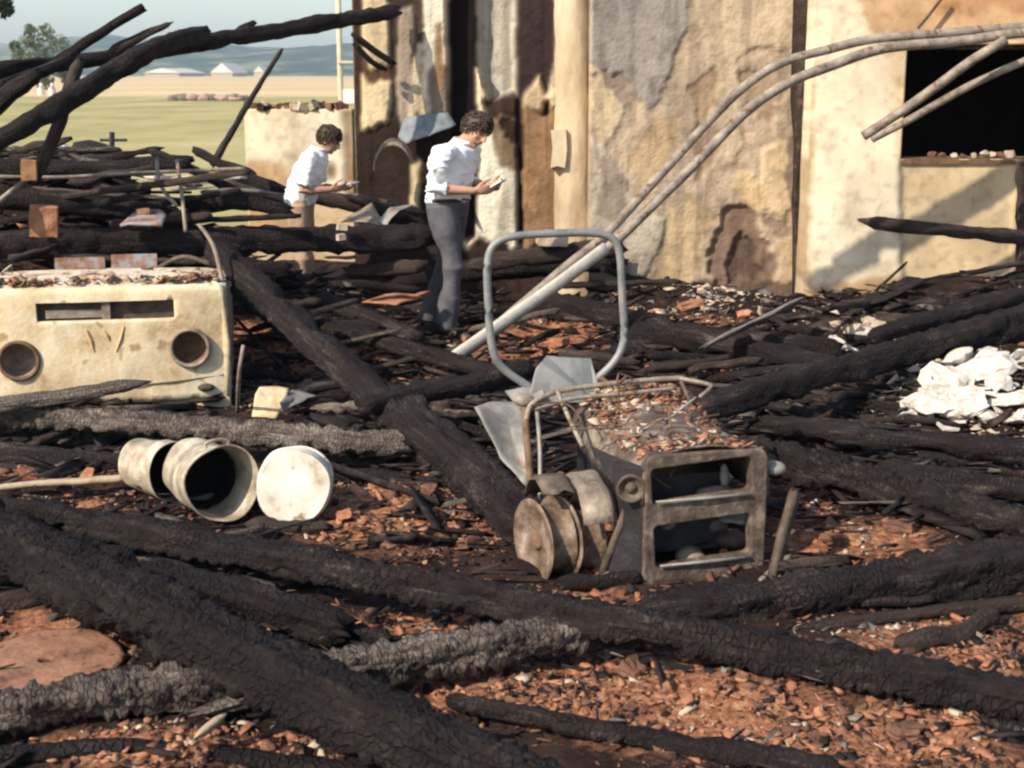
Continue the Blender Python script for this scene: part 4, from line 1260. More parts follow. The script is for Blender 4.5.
bent_sheet('bent_sheet', 'pale grey scrap of sheet beside the tan one between the two men', 'sheet', [(378, 222, 11.9), (390, 208, 12.1), (414, 203, 12.2), (400, 212, 12.), (386, 226, 11.8)], 12, METAL_GREY, .1, group=SH)
bent_sheet('bent_sheet', 'brown scorched scrap lying on the beams at centre', 'sheet', [(362, 302, 10.6), (400, 296, 10.8), (432, 290, 11.), (418, 300, 10.7), (396, 306, 10.5)], 11, TERRA, .1, thick=.012, group=SH)
bent_sheet('bent_sheet', 'bluish grey scrap lying above the heaviest beam of the left pile', 'sheet', [(120, 225, 9.9), (140, 212, 10.2), (160, 210, 10.3), (166, 218, 10.2), (162, 226, 9.9)], 10, BLUE_PANEL, .1, thick=.02, group=SH)
bent_sheet('bent_sheet', 'crumpled dark tarpaulin draped at the top of the left pile', 'sheet', [(70, 158, 12.1), (74, 142, 12.3), (90, 140, 12.4), (116, 152, 12.3), (140, 158, 12.2), (120, 168, 12.), (80, 170, 11.9)], 12, COAL, .2, thick=.02)
bent_sheet('bent_sheet', 'small pale blue sheet sticking out of the left pile beside the prop', 'sheet', [(28, 160, 12.), (36, 146, 12.2), (58, 138, 12.4), (72, 150, 12.2), (70, 160, 12.)], 12, mat('pale_blue_sheet', [(.3, c(.36, .40, .44)), (.7, c(.6, .62, .62))], 6, .7), .1, group=SH)
bent_sheet('bent_sheet', 'white bent sheet lying at the left end of the plaster lumps', 'sheet', [(880, 382, 8.9), (900, 368, 9.2), (930, 366, 9.3), (944, 374, 9.2), (934, 390, 8.8), (914, 386, 8.8)], 9, WHITE_LUMP, .1, thick=.012, group=SH)

# arched rusty mudguard between the men
q = MB()
A = P(374, 168, 12.9); B = P(412, 166, 12.9); w = B.x - A.x
arc = [(A.x + w * (.5 - .5 * math.cos(t)), A.z + .24 * math.sin(t)) for t in np.linspace(0, math.pi * .92, 12)]
vs, fs = [], []
for (x, z) in arc:
    vs += [(x, 12.8, z), (x, 13.1, z + .02), (x + .01, 13.1, z - .02), (x + .01, 12.8, z - .03)]
for i in range(11):
    for k in range(4):
        fs.append((i * 4 + k, i * 4 + (k + 1) % 4, (i + 1) * 4 + (k + 1) % 4, (i + 1) * 4 + k))
q.add(vs, fs)
tag(q.build('mudguard', RUST_TAN), 'arched rusty mudguard lying in front of the streaked house corner', 'mudguard')

# loose solid pieces
def block(name, label, cat, px, py, d, wpx, hpx, m, group=None, rz=0, rx=0, dp=.8):
    p = P(px, py, d); k = mpp(p)
    b = MB(); b.box((0, 0, 0), (wpx * k, wpx * k * dp, hpx * k))
    o = b.build(name, m)
    bm = bmesh.new(); bm.from_mesh(o.data); bmesh.ops.subdivide_edges(bm, edges=bm.edges[:], cuts=5, use_grid_fill=True); bm.to_mesh(o.data); bm.free()
    for v in o.data.vertices:
        q_ = v.co / (wpx * k * .5)
        rd = Vector((q_.x, q_.y / dp, q_.z * wpx / hpx))
        v.co *= 1 - .05 * max(0, rd.length - 1.15)
        v.co += Vector((noise.noise(v.co * 14 + p), noise.noise(v.co * 14 + p * 2), noise.noise(v.co * 14 - p))) * .10 * wpx * k * .5
    o.location = p; o.rotation_euler = (rx, random.uniform(-.1, .1), rz)
    return tag(o, label, cat, group)


BG = 'loose bricks and blocks'
block('brick', 'orange brown brick jammed between the beams of the left pile at the left edge', 'brick', 44, 221, 9.6, 27, 30, TERRA, BG, .2, .1, .5)
block('brick', 'pinkish brick end showing beside the leaning prop at upper left', 'brick', 29, 170, 9.8, 15, 20, WOOD_TAN, BG, .2, .1, .5)
block('stone', 'upper of two small yellow stones on the beam beside the left man', 'stone', 342, 227, 10.6, 10, 6, PALE, BG, .3)
block('stone', 'lower of two small yellow stones on the beam beside the left man', 'stone', 341, 237, 10.55, 8, 6, PALE, BG, .6)
block('brick', 'small reddish brick on top of the bluish scrap in the left pile', 'brick', 143, 211, 10.1, 13, 5, TERRA, BG, .3)
block('brick', 'pale broken block under the bent pipe beside the pilaster foot', 'brick', 552, 240, 12.1, 30, 10, PALE, BG, .1)

# flat terracotta disc with a hole
dc = hit(46, 671) + Vector((0, 0, .030))
k = mpp(dc)
Md = Matrix.Translation(dc) @ Matrix.Rotation(R(3), 4, 'X')
q = MB()
q.lathe([(.022, -.05), (.022, .006), (.03, .010), (.12, .011), (70 * k, .008), (75 * k, .004), (76 * k, -.006), (74 * k, -.018)], 40, Md, closed=True)
q.v = [(x + .02 * noise.noise((x * 6, y * 6, 1)), y + .02 * noise.noise((x * 6, y * 6, 9)), z + .006 * noise.noise((x * 5, y * 5, 4))) for (x, y, z) in q.v]
tag(q.build('clay_disc', mat('clay', [(.34, c(.07, .035, .022)), (.48, c(.22, .105, .062)), (.66, c(.34, .18, .11))], 7, .9, .5, 50, detail=10, fleck=(30, .64, c(.05, .03, .022))), None, True), 'flat orange clay disc with a hole in its centre lying at lower left', 'disc')
timber('pale pointed wood splinter lying at lower left', [(195, 738, .12), (226, 714, .14)], (8, 9), WOOD_PALE, name='splinter', cat='splinter', tip=(1, 1), crackd=0, group='wood splinters')

# ------------------------------------------------------------------ tractor
TR = G(704, 588, .0)
tr = empty('burnt_tractor', (TR.x, TR.y, 0), R(13))
tag(tr, 'burnt out small tractor with an empty two hole grille frame and a steel hoop', 'tractor')
TM = Matrix.Translation(tr.location) @ Matrix.Rotation(R(13), 4, 'Z')
TI = TM.inverted()


def tp(px, py, y):
    """pixel to the tractor's own frame on the plane y (0 = grille, + is rearwards)"""
    d = TI.to_3x3() @ ray(px, py); o = TI @ Vector((0, 0, CAM_H))
    return o + d * ((y - o.y) / d.y)


def rbox(b_, c_, d_, r, rot=None):
    """rounded box in the x-z plane"""
    n = 5
    pts = []
    for (sx, sz, a0) in ((1, 1, 0), (-1, 1, 90), (-1, -1, 180), (1, -1, 270)):
        for i in range(n + 1):
            a = R(a0 + 90 * i / n)
            pts.append((sx * (d_[0] / 2 - r) + r * math.cos(a), sz * (d_[2] / 2 - r) + r * math.sin(a)))
    N = len(pts); vs = []
    for s_ in (-1, 1):
        for (x, z) in pts:
            v = Vector((x, s_ * d_[1] / 2, z))
            if rot is not None: v = rot @ v
            vs.append(Vector(c_) + v)
    fs = [tuple(range(N)), tuple(range(N, 2 * N))[::-1]] + [(i, i + N, (i + 1) % N + N, (i + 1) % N) for i in range(N)]
    return b_.add(vs, fs)


fl, fr = tp(645, 530, 0), tp(766, 520, 0)
ft, fb = tp(705, 452, 0).z, tp(705, 597, 0).z
gw = fr.x - fl.x
gcx = (fl.x + fr.x) / 2
tilt = Matrix.Rotation(R(2), 3, 'Y').inverted()
q = MB(); rbox(q, (gcx, .035, (ft + fb) / 2), (gw, .07, ft - fb), .05)
go = q.build('grille_frame', RUST_FRAME, None); recalc(go.data)
cu = []
for (xl, xr, yt, yb) in ((652, 752, 463, 499), (655, 751, 520, 562)):
    a_, b_ = tp(xl, (yt + yb) / 2 + 2, 0), tp(xr, (yt + yb) / 2 - 2, 0)
    z1_, z0_ = tp(700, yt, 0).z, tp(700, yb, 0).z
    k_ = MB(); rbox(k_, ((a_.x + b_.x) / 2, .03, (z0_ + z1_) / 2), (b_.x - a_.x, .3, z1_ - z0_), .022, Matrix.Rotation(R(-4), 3, 'Y').inverted().inverted())
    ko = temp(k_); recalc(ko.data); cu.append(ko)
cut(go, cu); recalc(go.data)
bevel_obj(go, .007, 2); apply_mods(go)
go.parent = tr
# pale worn lips under both openings
for (xl, xr, yl, yr_) in ((656, 750, 502, 494), (660, 750, 566, 557)):
    a_, b_ = tp(xl, yl, -.012), tp(xr, yr_, -.012)
    q = MB(); q.tube([a_, (a_ + b_) / 2 + Vector((0, -.004, 0)), b_], [.005, .008, .006], 8); q.build('grille_lip', METAL_GREY, tr, True)
# bonnet: arched top sheet running back
q = MB()
BL = .98
vs, fs = [], []
prof = [(-.52, -.17), (-.52, -.09), (-.50, -.03), (-.43, .02), (-.32, .05), (-.16, .068), (0, .074), (.16, .068), (.32, .05), (.43, .02), (.50, -.03), (.52, -.09), (.52, -.17)]
for i in range(15):
    v = i / 14
    ww = gw * (1.0 + .10 * v)
    sag = -.075 * math.sin(v * 3.14) ** 1.3 * (1 - abs(x) * .9) + .05 * v + .02 * noise.noise((x * 3, v * 3, 8))
    for (x, z) in prof:
        n_ = .014 * noise.noise((x * 5, v * 6, 1))
        vs.append((gcx + x * ww, .01 + v * BL, ft - .05 + z + sag + n_))
K = len(prof)
for i in range(14):
    for j in range(K - 1):
        fs.append((i * K + j, i * K + j + 1, (i + 1) * K + j + 1, (i + 1) * K + j))
q.add(vs, fs)
ho = q.build('bonnet', RUST_FRAME, tr, True)
md = ho.modifiers.new('s', 'SOLIDIFY'); md.thickness = .008; apply_mods(ho)
# near side cowl with lamp
sx_ = fl.x
q = MB()
vs = [(sx_ + .01, .02, ft - .06), (sx_ - .055, .10, ft - .07), (sx_ - .06, .26, ft - .10), (sx_ - .0, .5, ft - .12),
      (sx_ + .01, .02, fb + .28), (sx_ - .06, .10, fb + .28), (sx_ - .05, .24, fb + .28), (sx_ + .0, .4, fb + .28),
      (sx_ + .01, .02, fb + .01), (sx_ - .10, .10, fb + .02), (sx_ - .16, .2, fb + .02), (sx_ - .02, .36, fb + .03)]
q.add(vs, [(0, 1, 5, 4), (1, 2, 6, 5), (2, 3, 7, 6), (4, 5, 9, 8), (5, 6, 10, 9), (6, 7, 11, 10), (0, 3, 2, 1)])
co_ = q.build('side_cowl', BURNT_METAL, tr, False)
md = co_.modifiers.new('s', 'SOLIDIFY'); md.thickness = .012; apply_mods(co_); bevel_obj(co_, .01, 2); apply_mods(co_)
lp = tp(631, 488, .04)
Ml = Matrix.Translation(lp) @ Matrix.Rotation(R(-14), 4, 'Z') @ Matrix.Rotation(R(90), 4, 'X')
q = MB(); q.lathe([(.001, -.05), (.035, -.05), (.052, -.03), (.058, .0), (.062, .014), (.054, .02), (.046, .012), (.03, -.006), (.001, -.012)], 28, Ml)
lo = q.build('headlight', RUST, tr, True)
q = MB(); q.lathe([(.001, .012), (.018, .01), (.026, -.004)], 16, Ml); q.build('bulb_holder', RUST, lo, True)
# far side knob lamp
lp2 = tp(774, 468, .07)
q = MB(); q.ball(lp2, (.05, .05, .03)); q.build('headlight', METAL_GREY, tr, True)
# flared foot stay
q = MB(); a_, b_ = tp(626, 510, .12), tp(603, 572, .16)
q.tube([a_, (a_ + b_) / 2, b_], [.016, .018, .02], 8); q.tube([b_, tp(640, 590, .06)], .018, 8); q.build('axle_stay', RUST, tr, True)
# engine lumps seen through the grille
q = MB()
q.box((gcx, .55, .27), (gw * .66, .7, .34)); q.build('engine_block', BURNT_METAL, tr)
for (px_, py_, y_, rr_, m_) in ((690, 558, .16, (.07, .07, .05), RUST_TAN), (716, 493, .16, (.085, .06, .035), RUST_TAN), (724, 478, .18, (.02, .02, .06), METAL_GREY), (730, 538, .2, (.07, .06, .04), RUST), (738, 518, .14, (.075, .06, .02), METAL_GREY), (668, 525, .16, (.03, .03, .02), RUST_TAN)):
    q = MB(); q.ball(tp(px_, py_, y_), rr_); o = q.build('engine_part', m_, tr, True)
    for v in o.data.vertices: v.co += v.normal * .012 * noise.noise(v.co * 22)
# wheel rims without tyres
def rim(px, py, y, r, w, yaw, m):
    cpt = tp(px, py, y)
    M = Matrix.Translation(cpt) @ Matrix.Rotation(R(yaw), 4, 'Z') @ Matrix.Rotation(R(-90), 4, 'Y')
    b = MB()
    b.lathe([(.03, w * .30), (r * .55, w * .26), (r * .74, w * .34), (r * .80, w * .44), (r * .98, w * .5), (r, w * .47), (r * .86, w * .36), (r * .8, w * .1), (r * .78, 0), (r * .8, -w * .1), (r * .86, -w * .36), (r, -w * .47), (r * .98, -w * .5), (r * .78, -w * .42), (r * .5, -w * .3), (.03, -w * .3)], 40, M)
    o = b.build('wheel_rim', m, tr, True)
    q = MB(); q.lathe([(.001, w * .5), (.03, w * .48), (.042, w * .36), (.045, w * .2)], 16, M); q.build('hub', RUST_ORANGE, o, True)
    return o


rim(545, 539, .36, .185, .12, 14, RUST_RIM)
rim(574, 535, .34, .18, .12, 14, RUST_RIM)
# torn mudguard sheets above the rims
def tr_sheet(name, pts, m, th=.006):
    vv = [tp(*p) for p in pts]
    bm = bmesh.new(); f = bm.faces.new([bm.verts.new(p) for p in vv])
    bmesh.ops.triangulate(bm, faces=[f])
    bmesh.ops.subdivide_edges(bm, edges=bm.edges[:], cuts=3, use_grid_fill=True)
    for v in bm.verts: v.co.y += .03 * noise.noise(v.co * 6)
    me = bpy.data.meshes.new(name); bm.to_mesh(me); bm.free(); me.materials.append(m)
    o = link(name, me, tr); md = o.modifiers.new('s', 'SOLIDIFY'); md.thickness = th
    return apply_mods(o)


fc = tp(574, 535, .36)
for (x0_, x1_, a0, a1, m_) in ((-.02, .13, 28, 128, RUST_TAN), (-.17, -.02, 60, 150, RUST)):
    vs, fs = [], []
    for i in range(15):
        a = R(a0 + (a1 - a0) * i / 14)
        for j in range(6):
            x = x0_ + (x1_ - x0_) * j / 5
            rr_ = .275 + .02 * noise.noise((x * 6, a * 2.5, 3)) - (.02 if j in (0, 5) else 0)
            jit = .03 * noise.noise((x * 20, i * .0 + (0 if i else 5), 7)) if i in (0, 14) else 0
            vs.append(fc + Vector((x, -math.cos(a + jit * 4) * rr_, math.sin(a + jit * 4) * rr_)))
    for i in range(14):
        for j in range(5):
            fs.append((i * 6 + j, i * 6 + j + 1, i * 6 + j + 7, i * 6 + j + 6))
    q = MB(); q.add(vs, fs); o = q.build('mudguard', m_, tr, True)
    md = o.modifiers.new('s', 'SOLIDIFY'); md.thickness = .006; apply_mods(o)
rw = random.Random(4)
for k_ in range(9):
    p0_ = Vector((gcx + rw.uniform(-.34, .26), rw.uniform(.05, .9), ft + rw.uniform(-.12, .06)))
    pts = [p0_]
    for _ in range(5):
        pts.append(pts[-1] + Vector((rw.gauss(0, .07), rw.gauss(0, .07), rw.gauss(.0, .045))))
    q = MB(); q.tube(smooth_path(pts, 6), .0045, 6); q.build('wire', rw.choice([RUST_ORANGE, RUST, METAL_GREY]), tr, True)
tr_sheet('bonnet_flap', [(592, 446, .5), (640, 468, .1), (634, 486, .14), (610, 480, .3)], BURNT_METAL)
tr_sheet('seat_back', [(541, 364, 1.0), (546, 357, 1.05), (590, 359, 1.05), (598, 384, .98), (594, 402, .95), (530, 402, .95), (534, 386, .98)], mat('grey_seat_metal', [(.3, c(.17, .175, .165)), (.7, c(.27, .27, .255))], 6, .6, .2, 40, metal=.2), .014)
tr_sheet('seat_pan', [(505, 392, 1.02), (540, 384, 1.0), (545, 398, .92), (520, 410, .9)], METAL_GREY, .01)
# the steel hoop
hp = [(540, 394), (522, 382), (500, 367), (491, 345), (488, 300), (487, 262), (494, 244), (512, 236), (560, 233), (600, 233), (616, 241), (621, 262), (622, 300), (625, 335), (618, 358), (600, 376), (582, 392)]
q = MB(); wp = smooth_path([tp(x, y, 1.0) for x, y in hp], 6)
for _ in range(10): wp = [wp[0]] + [(wp[i - 1] + wp[i] * 2 + wp[i + 1]) / 4 for i in range(1, len(wp) - 1)] + [wp[-1]]
q.tube(wp, [.0185 + .0006 * noise.noise(p * 5) for p in wp], 12); q.build('steel_hoop', METAL_BLUE, tr, True)
# bent rails and stays above the bonnet
for (pts, r_, m_, nm) in (
        ([(526, 420, .78), (532, 404, .8), (556, 392, .82), (600, 385, .84), (650, 380, .86), (684, 378, .86)], .013, RUST_TAN, 'side_rail'),
        ([(536, 410, .72), (570, 399, .74), (620, 394, .76), (676, 388, .8)], .010, METAL_TUBE, 'side_rail'),
        ([(678, 378, .86), (708, 384, .8), (710, 388, .78), (700, 397, .74)], .010, METAL_TUBE, 'rail_end'),
        ([(557, 390, .82), (570, 420, .7), (583, 447, .56)], .011, METAL_TUBE, 'stay'),
        ([(681, 381, .86), (690, 402, .74), (698, 424, .62)], .010, RUST, 'stay'),
        ([(524, 402, .84), (527, 440, .74), (531, 484, .66)], .017, RUST_ORANGE, 'stay'),
        ([(537, 410, .8), (540, 450, .7), (540, 500, .6)], .010, METAL_GREY, 'stay'),
        ([(598, 376, 1.0), (606, 382, .96), (612, 392, .9)], .012, RUST_ORANGE, 'bracket')):
    q = MB(); q.tube(smooth_path([tp(*p) for p in pts], 6), r_, 8); q.build(nm, m_, tr, True)
q = MB(); p_ = tp(524, 400, .84); q.ball(p_, (.045, .04, .035)); o = q.build('joint', RUST_TAN, tr, True)
for v in o.data.vertices: v.co += v.normal * .012 * noise.noise(v.co * 30)
q = MB(); q.box((gcx - .02, .9, .32), (gw * .8, .5, .3)); q.build('gearbox', BURNT_METAL, tr)

# ------------------------------------------------------------------ people
def remesh(b, name, m, parent, vox=.008, sm=3):
    o = b.build(name, m, parent, True)
    md = o.modifiers.new('r', 'REMESH'); md.mode = 'VOXEL'; md.voxel_size = vox; md.use_smooth_shade = True
    md = o.modifiers.new('s', 'SMOOTH'); md.iterations = sm; md.factor = .5
    return apply_mods(o)


def loft(b, rings, n=20):
    """rings: (centre, half depth x, half width y, forward tilt)"""
    vs, fs = [], []
    for (c_, dx, dy, tl) in rings:
        for j in range(n):
            th = 2 * math.pi * j / n
            p = Vector((dx * math.cos(th), dy * math.sin(th), 0))
            p = Matrix.Rotation(tl, 3, 'Y') @ p
            vs.append(Vector(c_) + p)
    N = len(rings)
    for i in range(N - 1):
        for j in range(n):
            fs.append((i * n + j, i * n + (j + 1) % n, (i + 1) * n + (j + 1) % n, (i + 1) * n + j))
    fs.append(tuple(range(n))[::-1]); fs.append(tuple((N - 1) * n + j for j in range(n)))
    return b.add(vs, fs)


def hand(b, wrist, fwd, palm_n, side, curl=.7, s=1.0):
    """fwd: finger direction, palm_n: out of the palm, side: towards the thumb"""
    f = Vector(fwd).normalized(); nrm = Vector(palm_n).normalized(); sd = Vector(side).normalized()
    Mx = Matrix((f, sd, nrm)).transposed()
    b.ball(wrist + f * .048 * s, (.052 * s, .040 * s, .017 * s), Mx, 14, 9)
    for i, (o, ln_) in enumerate(((.030, .070), (.010, .080), (-.010, .074), (-.029, .058))):
        p = wrist + f * .088 * s + sd * o * s
        pts = [p - f * .02 * s, p]
        d = f.copy(); a = 0
        for k, fr_ in enumerate((.45, .32, .23)):
            a += curl * (.45 + .35 * k + .06 * i)
            d = f * math.cos(a) + nrm * math.sin(a)
            p = p + d * ln_ * fr_ * s
            pts.append(p)
        b.tube(pts, [.0098 * s, .0095 * s, .009 * s, .0085 * s, .0075 * s], 8, dome=True)
    p = wrist + f * .03 * s + sd * .036 * s
    pts = [p - sd * .01 * s]
    for (df, ds, dn_) in ((.022, .022, .006), (.030, .010, .012), (.024, -.004, .014)):
        pts.append(pts[-1] + (f * df + sd * ds + nrm * dn_) * s)
    b.tube(pts, [.012 * s, .0115 * s, .010 * s, .0085 * s], 8, dome=True)


def person(label, loc, rz, J, shirt_m, trouser_m, skin_m, sleeve, s=1.0, pad=None, bulk=1.0):
    t = empty('person', loc, rz); t.scale = (s * bulk, s * bulk, s)
    tag(t, label, 'person', None)
    V = Vector
    body = MB()
    hd, hr = V(J['head']), J['head_tilt']
    HM = Matrix.Rotation(hr, 3, 'Y') @ Matrix.Rotation(J.get('head_yaw', 0), 3, 'Z')
    # head: skull, jaw, nose, ears, brow
    body.ball(hd + HM @ V((-.012, 0, .022)), (.098, .077, .100), HM, 20, 14)
    body.ball(hd + HM @ V((.022, 0, -.035)), (.068, .060, .082), HM, 18, 12)
    body.ball(hd + HM @ V((.055, 0, -.092)), (.028, .026, .022), HM)
    body.tube([hd + HM @ V((.088, 0, .018)), hd + HM @ V((.104, 0, -.006)), hd + HM @ V((.116, 0, -.026)), hd + HM @ V((.094, 0, -.034))], [.010, .012, .015, .010], 8, dome=True)
    for sy in (-1, 1):
        body.ball(hd + HM @ V((-.008, sy * .078, -.012)), (.020, .010, .032), HM, 10, 8)
        body.ball(hd + HM @ V((.068, sy * .028, .030)), (.022, .026, .010), HM, 10, 6)
        body.ball(hd + HM @ V((.058, sy * .036, -.022)), (.022, .02, .02), HM, 10, 6)
    body.ball(hd + HM @ V((.086, 0, -.058)), (.012, .024, .010), HM, 10, 6)
    nb = V(J['neck'])
    body.tube([nb, nb.lerp(hd, .55), hd + HM @ V((-.02, 0, -.04))], [.064, .056, .058], 14, dome=True)
    # trunk under the clothes
    pv, ws, ch, sh = V(J['pelvis']), V(J['waist']), V(J['chest']), V(J['neck'])
    loft(body, [(pv, .10, .15, .0), (ws, .10, .14, .1), (ch, .115, .165, .2), (ch.lerp(sh, .7), .09, .15, .3), (sh, .06, .075, .4)])
    for side in (-1, 1):
        k = 'R' if side < 0 else 'L'
        S_, E_, W_ = V(J['sh' + k]), V(J['el' + k]), V(J['wr' + k])
        body.tube([S_, S_.lerp(E_, .5), E_, E_.lerp(W_, .35), W_], [.055, .047, .038, .040, .027], 12, dome=True)
        hand(body, W_, J['hand' + k][0], J['hand' + k][1], J['hand' + k][2], J.get('curl', .6))
        H_, K_, A_ = V(J['hip' + k]), V(J['kn' + k]), V(J['an' + k])
        body.tube([H_, H_.lerp(K_, .5), K_, K_.lerp(A_, .35), A_], [.076, .062, .045, .042, .034], 12, dome=True)
    remesh(body, 'body', skin_m, t, .0065, 3)
    # shirt
    sb = MB()
    bt = pv.lerp(ws, .15) if sleeve != 'short' else pv + V((0, 0, -.005))
    loft(sb, [(bt, .132, .172, 0), (pv.lerp(ws, .7), .137, .172, .05), (ws.lerp(ch, .4), .140, .182, .12), (ch, .138, .192, .2), (ch.lerp(sh, .55), .118, .186, .3), (ch.lerp(sh, .9), .09, .13, .35), (sh + V((.0, 0, .022)), .074, .078, .45)], 24)
    for side in (-1, 1):
        k = 'R' if side < 0 else 'L'
        S_, E_, W_ = V(J['sh' + k]), V(J['el' + k]), V(J['wr' + k])
        if sleeve == 'short':
            e_ = S_.lerp(E_, .82)
            sb.tube([S_.lerp(sh, .3) - V((0, 0, .02)), S_, S_.lerp(E_, .5), e_], [.07, .076, .07, .076], 14)
        else:
            e_ = E_.lerp(W_, .35)
            sb.tube([S_.lerp(sh, .3) - V((0, 0, .02)), S_, S_.lerp(E_, .5), E_, e_], [.07, .078, .070, .062, .058], 14)
    so = remesh(sb, 'shirt', shirt_m, t, .009, 4)
    for v in so.data.vertices:
        fo2 = noise.noise(V((v.co.x * 9 + v.co.z * 5, v.co.y * 9, v.co.z * 13 - v.co.x * 6)))
        v.co += v.normal * (.012 * noise.noise(v.co * 7 + hd) + .012 * (1 - 2 * abs(fo2)) ** 3 + .006 * noise.noise(V((v.co.x * 18, v.co.y * 18, v.co.z * 6))))
    # collar
    q = MB(); cM = Matrix.Rotation(.4, 3, 'Y')
    ring = [sh + V((0.01, 0, .03)) + cM @ V((.072 * math.cos(a), .074 * math.sin(a), .012 * math.cos(a))) for a in np.linspace(.35, 2 * math.pi - .35, 22)]
    q.tube(ring, .014, 8, sx=.5); q.build('collar', shirt_m, t, True)
    # trousers
    tb = MB()
    loft(tb, [(pv - V((0, 0, .10)), .108, .165, 0), (pv, .132, .178, 0), (pv.lerp(ws, .45), .126, .165, 0.05)], 22)
    for k in 'RL':
        H_, K_, A_ = V(J['hip' + k]), V(J['kn' + k]), V(J['an' + k])
        tb.tube([H_ + V((0, 0, .03)), H_.lerp(K_, .45), K_, K_.lerp(A_, .5), A_ + V((0, 0, -.015))], [.105, .092, .074, .070, .072], 16)
    to = remesh(tb, 'trousers', trouser_m, t, .009, 4)
    for v in to.data.vertices:
        v.co += v.normal * (.005 * noise.noise(v.co * 8 + hd) + .005 + .004 * noise.noise(V((v.co.x * 20, v.co.y * 20, v.co.z * 9))))
    # belt
    q = MB(); bc = pv.lerp(ws, .3)
    if sleeve == 'short':
        bc = pv - V((0, 0, .03))
    if sleeve != 'short': q.tube([bc + V((.136 * math.cos(a), .176 * math.sin(a), 0)) for a in np.linspace(0, 2 * math.pi, 30)], .014, 8, sx=.5)
    if sleeve != 'short': q.build('belt', SHOE, t, True)
    # shoes
    for k in 'RL':
        A_ = V(J['an' + k]); d = V(J['toe' + k]).normalized()
        q = MB(); q.tube([A_ + V((0, 0, -.035)) - d * .06, A_ + V((0, 0, -.03)), A_ + V((0, 0, -.045)) + d * .08, A_ + V((0, 0, -.058)) + d * .16, A_ + V((0, 0, -.062)) + d * .2], [.036, .046, .042, .036, .024], 12, dome=True)
        q.build('shoe', SHOE, t, True)
    # hair: cap of locks
    q = MB()
    n_, k_ = 30, 18
    vs, fs = [], []
    for i in range(k_ + 1):
        ph = math.pi * .74 * i / k_
        for j in range(n_):
            th = 2 * math.pi * j / n_
            fwd_ = math.cos(th)
            lim = 1.0 - .42 * max(0, fwd_) ** .7 - (.10 if abs(fwd_) < .35 else 0)
            a = ph * lim
            p = V((.108 * math.sin(a) * math.cos(th), .090 * math.sin(a) * math.sin(th), .112 * math.cos(a)))
            p *= 1 + .015 * noise.noise(p * 34 + hd) + .06 * noise.noise(p * 14)
            vs.append(hd + HM @ (p + V((-.014, 0, .024))))
    for i in range(k_):
        for j in range(n_):
            fs.append((i * n_ + j, (i + 1) * n_ + j, (i + 1) * n_ + (j + 1) % n_, i * n_ + (j + 1) % n_))
    q.add(vs, fs)
    ha = q.build('hair', HAIR, t, True); md = ha.modifiers.new('s', 'SOLIDIFY'); md.thickness = .016; apply_mods(ha)
    q = MB(); rnd = random.Random(int(hd.z * 1e4))
    for _ in range(240):
        th = rnd.uniform(0, 6.28); fwd_ = math.cos(th)
        lim = 1.0 - .42 * max(0, fwd_) ** .7 - (.08 if abs(fwd_) < .35 else 0)
        a = math.pi * .74 * lim * rnd.uniform(.15, 1.0) ** .6
        pts = []
        sw = rnd.uniform(-.3, .3)
        for f_ in (0, .5, 1):
            aa = a + .2 * f_; t2 = th + sw * f_
            rr_ = 1.03 + .03 * math.sin(f_ * 3.1) + rnd.uniform(0, .02) - .02 * f_
            p = V((.108 * math.sin(aa) * math.cos(t2), .090 * math.sin(aa) * math.sin(t2), .112 * math.cos(aa))) * rr_
            pts.append(hd + HM @ (p + V((-.014, 0, .024))))
        q.tube(pts, [.007, .0065, .002], 6)
    q.build('hair_locks', HAIR, ha, True)
    # eyes, brows and mouth
    for sy in (-1, 1):
        q = MB(); q.ball(hd + HM @ V((.082, sy * .031, .008)), (.008, .013, .007), HM, 10, 6); q.build('eye', SHOE, t, True)
        q = MB(); q.tube([hd + HM @ V((.084, sy * .014, .030)), hd + HM @ V((.087, sy * .032, .034)), hd + HM @ V((.074, sy * .052, .030))], .005, 6); q.build('eyebrow', HAIR, t, True)
    q = MB(); q.tube([hd + HM @ V((.090, -.022, -.056)), hd + HM @ V((.098, 0, -.055)), hd + HM @ V((.090, .022, -.056))], .0045, 6)
    q.build('mouth', mat('lip', [(.3, c(.26, .10, .08)), (.7, c(.3, .12, .1))], 5), t, True)
    if pad:
        q = MB(); q.box((0, 0, 0), (.15, .105, .008)); q.box((0, 0, .0065), (.142, .098, .004))
        p = q.build('notepad', PAPER)
        M = Matrix.Translation(loc) @ Matrix.Rotation(rz, 4, 'Z') @ Matrix.Scale(s, 4)
        p.matrix_world = M @ Matrix.Translation(V(pad[0])) @ Matrix.Rotation(pad[1], 4, 'Y')
        tag(p, pad[2], 'notepad', 'notepads')
    return t


